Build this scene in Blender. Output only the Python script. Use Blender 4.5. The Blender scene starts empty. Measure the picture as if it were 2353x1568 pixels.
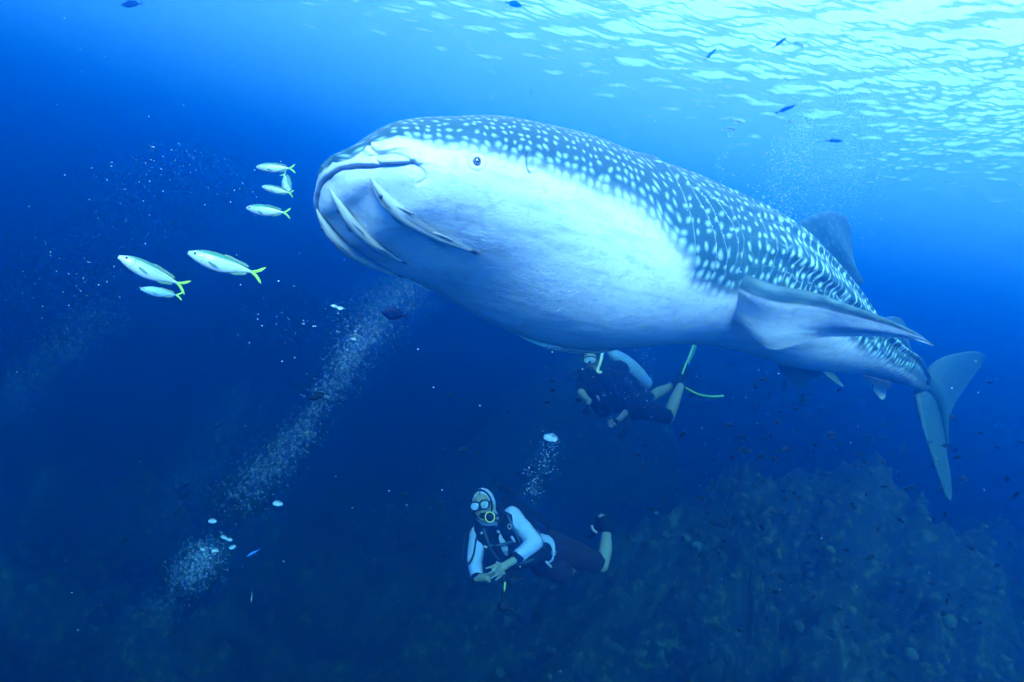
import bpy, bmesh, math, random
import numpy as np
from mathutils import Vector, Matrix

# ------------------------------------------------------------------ camera, light, water colour
sc = bpy.context.scene
COL = sc.collection
PITCH, ROLL = math.radians(-8.0), math.radians(14.0)      # looking down a little, camera tilted
cam = bpy.data.objects.new('camera', bpy.data.cameras.new('camera'))
COL.objects.link(cam); sc.camera = cam
cam.data.sensor_width = 36; cam.data.lens = 21.4
cam.data.clip_start = 0.05; cam.data.clip_end = 600
CAMR = Matrix.Rotation(math.pi / 2 + PITCH, 3, 'X') @ Matrix.Rotation(ROLL, 3, 'Z')
cam.rotation_euler = CAMR.to_euler()
CR = np.array(CAMR)
Q8 = CR @ np.array(Matrix.Rotation(math.pi / 2 + math.radians(8.0), 3, 'X')).T   # turns the survey frame of the shark into the world

SUN = (CAMR @ Vector((0.12, 0.41, 0.92))).normalized()
world = bpy.data.worlds.new("World"); sc.world = world; world.use_nodes = True
wn = world.node_tree
sky = wn.nodes.new('ShaderNodeTexSky'); sky.sky_type = 'NISHITA'; sky.sun_disc = False
sky.sun_elevation = math.asin(SUN.z); sky.sun_rotation = math.atan2(SUN.x, SUN.y)
wn.links.new(sky.outputs[0], wn.nodes['Background'].inputs[0])
wn.nodes['Background'].inputs[1].default_value = 0.15
sl = bpy.data.lights.new('sun', 'SUN'); sl.energy = 2.3; sl.angle = math.radians(12)   # light softened by the ripples; sl.color = (1, .97, .9)
so = bpy.data.objects.new('sun', sl); COL.objects.link(so)
so.rotation_euler = SUN.to_track_quat('Z', 'Y').to_euler()
sc.view_settings.view_transform = 'Standard'; sc.view_settings.look = 'None'
sc.view_settings.gamma = 1; sc.view_settings.use_curve_mapping = False
sc.view_settings.exposure = 2.7
sc.cycles.use_denoising = True
sc.cycles.volume_bounces = 2
sc.cycles.max_bounces = 6; sc.cycles.diffuse_bounces = 2; sc.cycles.transparent_max_bounces = 12

R = random.Random(7)
NR = np.random.default_rng(11)

# ------------------------------------------------------------------ helpers
FPX = 21.4 / 36 * 2353
def at(px, py, Z):
    """point Z metres in front of the lens, measured on a 2353 px wide print"""
    return CR @ np.array([(px - 1176.5) / FPX * Z, -(py - 784) / FPX * Z, -Z])
CX_, CY_, CZ_ = CR[:, 0], CR[:, 1], -CR[:, 2]      # right, up, away as seen from the lens

class NT:
    """tiny node-graph helper"""
    def __init__(s, name):
        s.m = bpy.data.materials.new(name); s.m.use_nodes = True; s.t = s.m.node_tree
        s.bsdf = s.t.nodes['Principled BSDF']; s.out = s.t.nodes['Material Output']
    def n(s, typ, **kw):
        x = s.t.nodes.new('ShaderNode' + typ)
        for k, v in kw.items():
            if k == 'i':
                for q, w in v.items(): s.set(x.inputs[q], w)
            else: setattr(x, k, v)
        return x
    def set(s, sock, w):
        if isinstance(w, bpy.types.NodeSocket): s.t.links.new(w, sock)
        elif isinstance(w, tuple) and len(w) == 3 and sock.type == 'RGBA': sock.default_value = (*w, 1)
        else: sock.default_value = w
    def math(s, op, a, b=0.0, c=0.0, clamp=False):
        x = s.n('Math', operation=op, use_clamp=clamp); s.set(x.inputs[0], a); s.set(x.inputs[1], b); s.set(x.inputs[2], c)
        return x.outputs[0]
    def mix(s, f, a, b):
        x = s.n('Mix', data_type='RGBA'); s.set(x.inputs[0], f); s.set(x.inputs[6], a); s.set(x.inputs[7], b)
        return x.outputs[2]
    def step(s, v, lo, hi, a=0.0, b=1.0):
        x = s.n('MapRange', interpolation_type='SMOOTHSTEP')
        for k, w in zip(range(5), (v, lo, hi, a, b)): s.set(x.inputs[k], w)
        return x.outputs[0]
    def attr(s, name): return s.n('Attribute', attribute_name=name).outputs['Fac']
    def noise(s, vec, scale, detail=3, rough=.5):
        x = s.n('TexNoise', i={'Scale': scale, 'Detail': detail, 'Roughness': rough})
        if vec is not None: s.set(x.inputs['Vector'], vec)
        return x.outputs['Fac']
    def bump(s, h, strength, dist=0.01):
        x = s.n('Bump', i={'Strength': strength, 'Distance': dist, 'Height': h}); s.set(s.bsdf.inputs['Normal'], x.outputs[0])
    def p(s, **kw):
        for k, v in kw.items(): s.set(s.bsdf.inputs[k.replace('_', ' ')], v)
        return s

def simple(name, col, rough=.6, var=.25, scale=60, bump=.15, metal=0., spec=.3):
    """plain surface with a little procedural variation in colour and relief"""
    g = NT(name); tc = g.n('TexCoord').outputs['Object']
    nz = g.noise(tc, scale, 4)
    dk = tuple(c * (1 - var) for c in col); lt = tuple(min(1, c * (1 + var)) for c in col)
    g.p(Base_Color=g.mix(nz, dk, lt), Roughness=rough, Metallic=metal)
    g.set(g.bsdf.inputs['Specular IOR Level'], spec)
    if bump: g.bump(nz, bump, .01)
    return g.m

def mk(name, V, Fc, mats, parent=None, smooth=True, mi=None, attrs=None, uv=None):
    me = bpy.data.meshes.new(name)
    V = np.asarray(V, dtype=float)
    me.from_pydata(V.tolist(), [], [tuple(int(i) for i in f) for f in Fc])
    for m in (mats if isinstance(mats, (list, tuple)) else [mats]): me.materials.append(m)
    if mi is not None: me.polygons.foreach_set('material_index', np.asarray(mi, dtype=np.int32))
    me.polygons.foreach_set('use_smooth', np.full(len(me.polygons), smooth))
    for k, a in (attrs or {}).items():
        at_ = me.attributes.new(k, 'FLOAT', 'POINT'); at_.data.foreach_set('value', np.asarray(a, dtype=np.float32))
    if uv is not None:
        ul = me.uv_layers.new(name='UVMap'); li = np.zeros(len(me.loops), dtype=np.int32); me.loops.foreach_get('vertex_index', li)
        ul.data.foreach_set('uv', np.asarray(uv, dtype=np.float32)[li].ravel())
    me.update()
    o = bpy.data.objects.new(name, me); COL.objects.link(o)
    if parent: o.parent = parent
    return o

def tag(o, label=None, cat=None, group=None, kind=None):
    if label: o['label'] = label
    if cat: o['category'] = cat
    if group: o['group'] = group
    if kind: o['kind'] = kind
    return o

def empty(name, loc=(0, 0, 0)):
    o = bpy.data.objects.new(name, None); COL.objects.link(o); o.location = Vector(loc); o.empty_display_size = .05
    return o

def gridfaces(nr, nc, close=True, off=0):
    r = np.arange(nr - 1)[:, None]; c = np.arange(nc if close else nc - 1)[None, :]; c2 = (c + 1) % nc
    return np.stack([r * nc + c, r * nc + c2, (r + 1) * nc + c2, (r + 1) * nc + c], -1).reshape(-1, 4) + off

class Geo:
    """collects pieces, each with a material index and optional vertex attributes"""
    def __init__(s): s.V = []; s.F = []; s.M = []; s.A = {}; s.n = 0; s.UV = []
    def add(s, V, F, mi=0, uv=None, **attrs):
        V = np.asarray(V, float); 
        s.V.append(V)
        for f in F: s.F.append(tuple(int(i) + s.n for i in f)); s.M.append(mi)
        s.UV.append(np.zeros((len(V), 2)) if uv is None else np.asarray(uv))
        for k in set(s.A) | set(attrs):
            lst = s.A.setdefault(k, [np.zeros(s.n)] if s.n else [])
            v = attrs.get(k, 0.0); lst.append(np.full(len(V), v) if np.isscalar(v) else np.asarray(v, float))
        s.n += len(V)
    def obj(s, name, mats, parent=None, smooth=True):
        V = np.concatenate(s.V)
        return mk(name, V, s.F, mats, parent, smooth, s.M, {k: np.concatenate(v) for k, v in s.A.items()}, np.concatenate(s.UV))

def catmull(P, n):
    P = np.asarray(P, float); d = np.r_[0, np.cumsum(np.linalg.norm(np.diff(P[:, :3], axis=0), axis=1))]
    t = np.linspace(0, d[-1], n); m = np.gradient(P, d, axis=0)
    i = np.clip(np.searchsorted(d, t, side='right') - 1, 0, len(d) - 2); h = (d[i + 1] - d[i])[:, None]; u = (t - d[i])[:, None] / h
    return (2*u**3-3*u**2+1)*P[i] + (u**3-2*u**2+u)*h*m[i] + (-2*u**3+3*u**2)*P[i+1] + (u**3-u**2)*h*m[i+1]

def tube(path, rad, nc=8, n=None, cap=True):
    """round tube along a path; rad is a number or one per path point"""
    P = np.asarray(path, float); rad = np.full(len(P), rad) if np.isscalar(rad) else np.asarray(rad, float)
    if n: Q = catmull(np.c_[P, rad], n); P, rad = Q[:, :3], Q[:, 3]
    T = np.gradient(P, axis=0); T /= np.linalg.norm(T, axis=1, keepdims=True) + 1e-9
    ref = np.array([0, 0, 1.]) if abs(T[0, 2]) < .9 else np.array([1., 0, 0]); N = []
    a = np.cross(T[0], ref); a /= np.linalg.norm(a)
    for t in T:
        a = a - t * (a @ t); a /= np.linalg.norm(a) + 1e-9; N.append(a.copy())
    N = np.array(N); B = np.cross(T, N); th = np.linspace(0, 2*np.pi, nc, endpoint=False)
    V = P[:, None] + rad[:, None, None] * (N[:, None] * np.cos(th)[:, None] + B[:, None] * np.sin(th)[:, None])
    V = V.reshape(-1, 3); F = list(map(tuple, gridfaces(len(P), nc)))
    if cap: F += [tuple(range(nc))[::-1], tuple((len(P)-1)*nc + k for k in range(nc))]
    return V, F

def ico(c, r, sub=1):
    bm = bmesh.new(); bmesh.ops.create_icosphere(bm, subdivisions=sub, radius=1)
    V = np.array([v.co[:] for v in bm.verts]); F = [tuple(v.index for v in f.verts) for f in bm.faces]; bm.free()
    return V * np.asarray(r) + np.asarray(c), F
_ICO = {k: ico((0, 0, 0), 1, k) for k in (1, 2, 3)}

def ellipsoid(c, r, axes=None, sub=3):
    V, F = _ICO[sub]; V = V * np.asarray(r)
    if axes is not None: V = V @ np.asarray(axes)
    return V + np.asarray(c), F

def blob(name, parts, voxel, mats, parent=None, smooth=4, folds=0.0, fscale=11.0):
    """one continuous surface grown over tapered limbs and ellipsoids"""
    g = Geo()
    for p in parts:
        if p[0] == 'c':
            _, a, b, r0, r1 = p; a = np.asarray(a, float); b = np.asarray(b, float)
            d = b - a; L = np.linalg.norm(d) + 1e-9; t = d / L
            P = []; Rr = []
            for k in range(5): u = k / 4 * math.pi / 2; P.append(a - t * r0 * math.cos(u)); Rr.append(max(r0 * math.sin(u), 1e-4))
            for k in range(1, 6): u = k / 6; P.append(a + d * u); Rr.append(r0 + (r1 - r0) * u)
            for k in range(5): u = k / 4 * math.pi / 2; P.append(b + t * r1 * math.sin(u)); Rr.append(max(r1 * math.cos(u), 1e-4))
            g.add(*tube(P, Rr, 14))
        else:
            g.add(*ellipsoid(*p[1:]))
    o = g.obj(name, mats, None)
    md = o.modifiers.new('r', 'REMESH'); md.mode = 'VOXEL'; md.voxel_size = voxel; md.use_smooth_shade = True
    ms = o.modifiers.new('s', 'SMOOTH'); ms.iterations = smooth; ms.factor = .5
    dg = bpy.context.evaluated_depsgraph_get(); me = bpy.data.meshes.new_from_object(o.evaluated_get(dg))
    bpy.data.objects.remove(o); me.name = name
    o = bpy.data.objects.new(name, me); COL.objects.link(o)
    if folds:
        from mathutils import noise as mn_
        co = np.zeros(len(me.vertices) * 3); me.vertices.foreach_get('co', co); co = co.reshape(-1, 3); no = np.array([v.normal[:] for v in me.vertices])
        f = np.array([1 - 2 * abs(mn_.noise(Vector((c[0] * fscale, c[1] * fscale * .7, c[2] * fscale * 1.4)))) + .5 * mn_.noise(Vector(c * fscale * 2.6)) for c in co])
        me.vertices.foreach_set('co', (co + no * (f * folds)[:, None]).ravel()); me.update()
    me.polygons.foreach_set('use_smooth', np.ones(len(me.polygons), dtype=bool))
    if parent: o.parent = parent
    return o

def fin_geo(pairs, thick, nc=14, n=24, peak=.3, edge=.0015, wob=0.0):
    """a fin: sections from leading to trailing edge, each a thin aerofoil; pairs = [(lead, trail), ...] root to tip"""
    Ld = catmull([p[0] for p in pairs], n); Tr = catmull([p[1] for p in pairs], n)
    th = np.interp(np.linspace(0, 1, n), np.linspace(0, 1, len(thick)), thick)
    D = Tr - Ld; S = np.gradient((Ld + Tr) / 2, axis=0); N = np.cross(D, S); N /= np.linalg.norm(N, axis=1, keepdims=True) + 1e-9
    # keep normals consistent near the tip
    for k in range(1, n):
        if N[k] @ N[k-1] < 0: N[k] *= -1
    N[-1] = N[-2]
    u = (1 - np.cos(np.linspace(0, np.pi, nc))) / 2
    prof = np.where(u < peak, np.sqrt(np.clip(1 - ((peak - u) / peak) ** 2, 0, 1)), (1 - ((u - peak) / (1 - peak)) ** 1.3)) 
    up = np.r_[u, u[-2:0:-1]]; sg = np.r_[np.ones(nc), -np.ones(nc - 2)]; pf = np.r_[prof, prof[-2:0:-1]]
    pf = np.where((up > 0) & (up < 1), pf, 0)
    h = th[:, None] * pf[None] / 2 + np.where((up > 0), edge, 0)[None]
    V = Ld[:, None] + D[:, None] * up[None, :, None] + N[:, None] * (h * sg)[..., None]
    if wob:
        V += N[:, None] * (wob * np.sin(up * 9)[None, :] * np.sin(np.linspace(0, 7, n))[:, None])[..., None]
    F = list(map(tuple, gridfaces(n, len(up)))); c = len(up)
    F += [tuple(range(c))[::-1], tuple((n - 1) * c + k for k in range(c))]
    uu = np.broadcast_to(up[None], (n, c)); ss = np.broadcast_to(sg[None], (n, c)); tt = np.broadcast_to(np.linspace(0, 1, n)[:, None], (n, c))
    return V.reshape(-1, 3), F, uu.ravel(), tt.ravel(), ss.ravel(), N

# ------------------------------------------------------------------ the water: one closed body of even density, and its surface
def box_mesh(a, b):
    a, b = np.array(a, float), np.array(b, float)
    V = [[(a, b)[i][0], (a, b)[j][1], (a, b)[k][2]] for i in (0, 1) for j in (0, 1) for k in (0, 1)]
    return V, [(0, 1, 3, 2), (4, 6, 7, 5), (0, 4, 5, 1), (2, 3, 7, 6), (0, 2, 6, 4), (1, 5, 7, 3)]

WTOP = 3.0
g = NT('sea_water'); g.t.nodes.remove(g.bsdf)
pv = g.n('VolumePrincipled', i={'Color': (0.0, 0.178, 0.72), 'Density': 0.25, 'Anisotropy': .88, 'Absorption Color': (.006, .255, .76)})
g.t.links.new(pv.outputs[0], g.out.inputs['Volume'])
V, F = box_mesh((-45, -14, -15.0), (45, 60, WTOP))
hz = tag(mk('haze', V, F, g.m, smooth=False), kind='stuff')

def waves(x, y):
    r = np.random.default_rng(5); z = np.zeros_like(x)
    for k in range(46):
        wl = 0.09 * 1.15 ** (k % 23) ; an = r.normal(.6, .75); am = (.0062 if wl < .5 else .0040) * wl
        ph = r.uniform(0, 6.28); kx, ky = math.cos(an) * 6.283 / wl, math.sin(an) * 6.283 / wl
        s = np.sin(kx * x + ky * y + ph + .6 * np.sin(.7 * x / wl ** .5 + ph) )
        z += am * (1 - np.abs(s)) * 2
    return z
nx, ny = 800, 700
xs = np.linspace(-1, 1, nx); xs = 80 * np.sign(xs) * np.abs(xs) ** 2.3 + 6
t_ = np.linspace(-.35, 1, ny); ys = 8 + 75 * np.sign(t_) * np.abs(t_) ** 2.2
X, Y = np.meshgrid(xs, ys)
V = np.stack([X, Y, WTOP + .25 + waves(X, Y)], -1).reshape(-1, 3)
g = NT('water_surface'); g.t.nodes.remove(g.bsdf)
geo = g.n('NewGeometry'); 
tc = g.n('TexCoord').outputs['Object']
fr = g.n('LayerWeight', i={'Blend': .5}).outputs['Facing']
refl = g.step(fr, .54, .66, 0.0, .66)
tr = g.n('BsdfTransparent', i={'Color': (.93, .97, .97)}); gl = g.n('BsdfGlossy', i={'Roughness': .15, 'Color': (.75, .85, .9)})
tl = g.n('BsdfTranslucent', i={'Color': (.8, .85, .85)})
m1 = g.n('MixShader', i={0: .66}); g.set(m1.inputs[1], tr.outputs[0]); g.set(m1.inputs[2], tl.outputs[0])
m2 = g.n('MixShader', i={0: refl}); g.set(m2.inputs[1], m1.outputs[0]); g.set(m2.inputs[2], gl.outputs[0])
g.t.links.new(m2.outputs[0], g.out.inputs['Surface'])
ws = tag(mk('water_surface', V, gridfaces(ny, nx, False), g.m), kind='structure')
# ------------------------------------------------------------------ the whale shark
KN = np.array([0,.04,.1,.18,.28,.42,.6,.85,1.1,1.4,1.75,2.1,2.5,2.9,3.3,3.7,4.1,4.5,4.9,5.2])
ZT = np.array([0.852,0.879,0.94,0.993,1.014,1.068,1.102,1.15,1.148,1.167,1.139,1.115,1.052,0.889,0.71,0.605,0.551,0.475,0.415,0.345])
ZB = np.array([0.815,0.738,0.698,0.64,0.614,0.559,0.508,0.404,0.343,0.352,0.397,0.412,0.39,0.340,0.338,0.338,0.318,0.292,0.282,0.300])
WD = np.array([0.06,0.199,0.309,0.345,0.43,0.464,0.495,0.505,0.52,0.505,0.489,0.465,0.395,0.336,0.264,0.188,0.139,0.085,0.050,0.014])
SP = np.array([[0,-.60,1.86],[1.0,.20,2.48],[2.0,1.03,3.06],[3.0,1.85,3.65],[4.0,2.66,4.26],[5.2,3.52,5.12]])
def interp(a, k, v):
    d = np.gradient(v, k); i = np.clip(np.searchsorted(k, a) - 1, 0, len(k) - 2)
    h = k[i+1] - k[i]; t = (a - k[i]) / h
    return (2*t**3-3*t**2+1)*v[i] + (t**3-2*t**2+t)*h*d[i] + (-2*t**3+3*t**2)*v[i+1] + (t**3-t**2)*h*d[i+1]
def shark_frames(a):
    t = interp(a, KN, ZT); b = interp(a, KN, ZB); w = np.maximum(interp(a, KN, WD), .001)
    zm = (t + b) / 2; h = (t - b) / 2
    KK = np.array([0, 1, 2, 3, 4, 5.2]); AA = np.linspace(0, 5.2, 400)
    zma = (interp(AA, KN, ZT) + interp(AA, KN, ZB)) / 2; knz = np.interp(KK, AA, zma)
    x = interp(a, SP[:, 0], SP[:, 1]); y = interp(a, SP[:, 0], SP[:, 2])
    e = 1e-3; f = lambda q: np.stack([interp(q, SP[:, 0], SP[:, 1]), interp(q, SP[:, 0], SP[:, 2]), np.interp(q, KK, knz)], -1)
    wz = .15; T = f(np.minimum(a + wz, 5.19)) - f(np.maximum(a - wz, .001)); T /= np.linalg.norm(T, axis=-1, keepdims=True)
    L = np.stack([T[..., 1], -T[..., 0], 0 * a], -1); L /= np.linalg.norm(L, axis=-1, keepdims=True)
    U = np.cross(L, T); U *= np.sign(U[..., 2:3])
    return np.stack([x, y, zm], -1) @ Q8.T, T @ Q8.T, L @ Q8.T, U @ Q8.T, h, w
def shark_pt(a, ph):
    """point and outward normal on the shark's skin: a metres behind the snout, ph round from the back over the left side"""
    def P(a, ph):
        a = np.asarray(a, float); ph = np.asarray(ph, float)
        C, T, L, U, h, w = shark_frames(a); f = np.clip(1 - a / 2.2, 0, 1)
        c, s = np.cos(ph), np.sin(ph)
        cc = np.sign(c) * np.abs(c) ** (1 - .25 * f); ss = np.sign(s) * np.abs(s) ** (1 - .12 * f)
        return C + U * (h * cc)[..., None] + L * (w * ss)[..., None]
    a = np.asarray(a, float); ph = np.asarray(ph, float); e = 2e-3
    p = P(a, ph); n = np.cross(P(a, ph + e) - P(a, ph - e), P(np.minimum(a + e, 5.199), ph) - P(np.maximum(a - e, .0005), ph))
    n /= np.linalg.norm(n, axis=-1, keepdims=True) + 1e-12
    C = shark_frames(a)[0]; n *= np.sign((n * (p - C)).sum(-1, keepdims=True))
    return p, n

def seg_dist(V, poly):
    """distance to a polyline, signed by side in the (T, side) sense, and position along it"""
    best = np.full(len(V), 1e9); tt = np.zeros(len(V)); L = len(poly) - 1
    for k in range(L):
        a, b = poly[k], poly[k+1]; d = b - a; u = np.clip(((V - a) @ d) / (d @ d), 0, 1)
        r = np.linalg.norm(V - a - u[:, None] * d, axis=1); m = r < best
        best = np.where(m, r, best); tt = np.where(m, (k + u) / L, tt)
    return best, tt

MOUTH = [(0.010,3.1416),(0.0105,2.9),(0.012,2.66),(0.024,2.136),(0.038,1.976),(0.054,1.975),(0.069,1.985),(0.094,1.99),(0.120,1.927),(0.145,1.822)]
CORNER = [(0.145,1.822),(0.165,1.85),(0.181,1.913),(0.186,1.985),(0.181,2.063),(0.170,2.136)]
UPG = [(0.050,1.37),(0.050,1.47),(0.054,1.55),(0.061,1.62),(0.075,1.68),(0.094,1.73),(0.123,1.79),(0.145,1.822)]
NOS = [(0.060,1.66),(0.062,1.80),(0.069,1.90),(0.074,1.96)]
GILLS = [[(1.12,0.6),(1.128,0.873),(1.140,1.229),(1.167,1.445),(1.199,1.606),(1.221,1.801),(1.243,2.046)],
         [(1.17,0.75),(1.183,0.998),(1.216,1.278),(1.276,1.466),(1.331,1.627),(1.38,1.90)],
         [(1.18,0.9),(1.210,1.152),(1.303,1.347),(1.375,1.564),(1.429,1.752),(1.462,1.95)],
         [(1.24,1.0),(1.297,1.194),(1.396,1.375),(1.468,1.529),(1.502,1.717),(1.512,1.93)],
         [(1.33,1.1),(1.367,1.243),(1.467,1.34),(1.51,1.466),(1.540,1.627),(1.55,1.82)]]
BA = np.array([0,.007,.03,.054,.085,.113,.194,.25,.291,.379,.482,.576,.712,.833,.931,1.013,1.101,1.205,1.271,1.424,1.539,1.8,2.2,3,4,5.2])
BP = np.array([2.0,1.95,1.55,1.30,1.40,1.48,1.51,1.53,1.55,1.56,1.555,1.56,1.55,1.52,1.53,1.56,1.66,1.80,1.98,2.06,2.10,2.0,2.0,2.1,2.1,2.1])
BWD = np.array([.10]*4+[.12,.12,.13,.14,.15,.15,.17,.19,.22,.25,.28,.30,.32,.32,.30,.25,.2,.2,.25,.3,.3,.3])

aa = np.concatenate([.30 * np.linspace(.03, 1, 150)**1.5, np.linspace(.30, 1.6, 330)[1:], np.linspace(1.6, 5.15, 260)[1:]])
near = np.linspace(.35, 3.75, 300); far = np.linspace(3.75, 2 * np.pi + .35, 90)[1:-1]
pp = np.r_[near, far]; na, npn = len(aa), len(pp)
A, PH = np.meshgrid(aa, pp, indexing='ij')
Vs, Ns = shark_pt(A.ravel(), PH.ravel()); Af = A.ravel(); Pf = PH.ravel()
PW = (Pf + np.pi) % (2 * np.pi) - np.pi; sideL = PW > 0
poly3 = lambda pts, m=1: shark_pt(np.array([p[0] for p in pts]), np.array([m * p[1] for p in pts]))[0]
def dense(pts, n=60):
    Q = catmull(np.c_[np.array(pts), np.zeros(len(pts))] * np.array([6, 1, 1]), n); return [(max(.008, q[0] / 6), q[1]) for q in Q]
disp = np.zeros(len(Vs)); groove = np.zeros(len(Vs)); lite = np.zeros(len(Vs))
head = np.where(Af < .45)[0]; gl_ = np.where((Af > 1.0) & (Af < 1.75))[0]
G = lambda d, w: np.exp(-(d / w) ** 2)
for m in (1, -1):
    pm = dense(MOUTH); P3 = poly3(pm, m); d, t = seg_dist(Vs[head], P3)
    # side of the line: above is the upper jaw, which overhangs
    phm = np.interp(Af[head], [q[0] for q in sorted(pm)], [q[1] for q in sorted(pm)])
    upv = (Vs[head] - P3[np.clip((t * (len(P3) - 1)).round().astype(int), 0, len(P3) - 1)]) @ Q8[:, 2]
    up = np.where(upv > 0, 1, 0); fade = np.clip(1.25 - .3*t, 0, 1)
    disp[head] += -(.014 * G(d, .006)) * fade + up * .006 * G(d - .006, .014) * fade - (1 - up) * .010 * G(d, .030) * fade
    groove[head] = np.maximum(groove[head], .7 * G(d, .003))
    for pl, dep, wd in ((CORNER, .006, .005),) if m < 0 else ((CORNER, .006, .005), (UPG, .008, .0045), (NOS, .008, .004)):
        P3 = poly3(dense(pl, 40), m); d, t = seg_dist(Vs[head], P3)
        fd = np.clip((1 - t) * 4, 0, 1) if pl is CORNER else 1
        disp[head] -= dep * G(d, wd) * fd; groove[head] = np.maximum(groove[head], .45 * G(d, wd * .5) * fd)
        if pl is UPG: 
            inside = (PW[head] * m > 1.64); disp[head] += -.004 * G(d - .008, .010) * inside + .006 * G(d - .010, .012) * (1 - inside)
    # labial fold swelling between groove and mouth
    for (a0, p0, amp, w0) in ((.085, 1.86, .004, .020), (.112, 1.86, .003, .018)):
        c = poly3([(a0, p0)], m)[0]; disp[head] += amp * G(np.linalg.norm(Vs[head] - c, axis=1), w0)
    ec = poly3([(.291, 1.70)], m)[0]; d = np.linalg.norm(Vs[head] - ec, axis=1)
    disp[head] += .0035 * G(d, .026) - .003 * G(d - .029, .0025) - .012 * G(d, .0105)
    groove[head] = np.maximum(groove[head], .35 * G(d - .029, .0022))
    spc = poly3([(.461, 1.60)], m)[0]; sel = np.where((Af > .38) & (Af < .56))[0]; d = np.linalg.norm(Vs[sel] - spc, axis=1)
    disp[sel] += -.014 * G(d, .009) + .004 * G(d - .018, .007)
    P3 = poly3(dense([(.452, 1.52), (.448, 1.58), (.452, 1.64), (.462, 1.67)], 20), m); d, t = seg_dist(Vs[sel], P3)
    groove[sel] = np.maximum(groove[sel], G(d, .004)); disp[sel] -= .008 * G(d, .005)
    for q, pl in enumerate(GILLS):
        P3 = poly3(dense(pl, 40), m); d, t = seg_dist(Vs[gl_], P3)
        T = shark_frames(Af[gl_])[1]; sgn = ((Vs[gl_] - P3[np.clip((t*39).round().astype(int), 0, 39)]) * T).sum(1)
        fd = np.clip(t * 5, 0, 1) * np.clip((1 - t) * 7, .2, 1)
        sd = np.where(sgn < 0, -d, d)
        disp[gl_] += fd * (.020 * np.where(sd < 0, np.exp(sd / .040), 0) - .014 * G(sd - .005, .008) )
        groove[gl_] = np.maximum(groove[gl_], .8 * G(sd - .010, .006) * fd); lite[gl_] = np.maximum(lite[gl_], G(sd + .001, .0055) * fd)
# keels along the flank
def ridge(pr, a0, a1, amp, wu, wl):
    f = np.clip((Af - a0) / .5, 0, 1) * np.clip((a1 - Af) / .5, 0, 1); q = np.abs(PW) - pr(Af)
    return f * amp * np.where(q < 0, np.exp(-(q / wu) ** 2), np.exp(-(q / wl) ** 2))
k1 = lambda a: np.interp(a, [1.5, 1.88, 2.2, 2.6, 3.2, 4, 5.1], [1.62, 1.60, 1.70, 1.68, 1.55, 1.4, 1.45])
disp += ridge(k1, 1.5, 5.1, .030, .22, .07) + ridge(lambda a: k1(a) - .42, 1.4, 4.2, .018, .15, .06) + ridge(lambda a: k1(a) - .80, 1.3, 3.9, .014, .13, .05)
disp *= np.minimum(1, .25 + Af / .05)
Vs = Vs + Ns * disp[:, None]
# end cap points
tip0 = Vs[:npn].mean(0); 
# pale belly mask
phb = np.interp(Af, BA, BP); wb = np.interp(Af, BA, BWD)
aw = np.abs(PW); x_ = np.clip((aw - phb + wb) / (2 * wb), 0, 1); pale = x_ * x_ * (3 - 2 * x_) * np.interp(Af, [2.4, 4.4, 5.2], [1, .62, .25])
# skin coordinates in spot units
spc_ = np.interp(aa, [0, .3, .5, 1, 1.5, 2.5, 5.2], [.027, .027, .033, .043, .052, .068, .074])
Ucoord = np.r_[0, np.cumsum(np.diff(aa) / ((spc_[1:] + spc_[:-1]) / 2))]
pg = np.linspace(0, np.pi, 80); AG, PG = np.meshgrid(aa, pg, indexing='ij')
W3 = shark_pt(AG.ravel(), PG.ravel())[0].reshape(na, 80, 3); arc = np.c_[np.zeros(na), np.cumsum(np.linalg.norm(np.diff(W3, axis=1), axis=2), axis=1)]
pha = np.interp(aa, BA, BP)
sv = np.zeros((na, npn)); PWg = np.abs(PW).reshape(na, npn)
for i in range(na): sv[i] = (np.interp(PWg[i], pg, arc[i]) - np.interp(min(pha[i], 1.7), pg, arc[i])) / spc_[i]
uvs = np.stack([np.broadcast_to(Ucoord[:, None], (na, npn)), sv], -1).reshape(-1, 2)

g = NT('shark_skin')
uvn = g.n('UVMap', uv_map='UVMap').outputs[0]
paleA, grv, rear = g.attr('pale'), g.attr('groove'), g.attr('rear')
obj = g.n('TexCoord').outputs['Object']
wv = g.n('TexNoise', i={'Scale': .35, 'Detail': 2}); g.set(wv.inputs['Vector'], uvn)
off = g.n('VectorMath', operation='MULTIPLY_ADD'); g.set(off.inputs[0], wv.outputs['Color']); off.inputs[1].default_value = (1.6, 1.6, 0); g.set(off.inputs[2], uvn)
vor = g.n('TexVoronoi', voronoi_dimensions='2D', i={'Scale': 1.0, 'Randomness': .48}); g.set(vor.inputs['Vector'], off.outputs[0])
big = g.noise(uvn, .22, 2)
rad = g.math('MULTIPLY_ADD', paleA, .16, .165)
rad = g.math('MULTIPLY_ADD', g.math('SUBTRACT', big, .5), .18, rad)
soft = g.math('MULTIPLY_ADD', paleA, .30, .20)
spot = g.step(g.math('SUBTRACT', vor.outputs['Distance'], rad), soft, g.math('MULTIPLY', soft, -.9), 0, 1)
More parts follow.
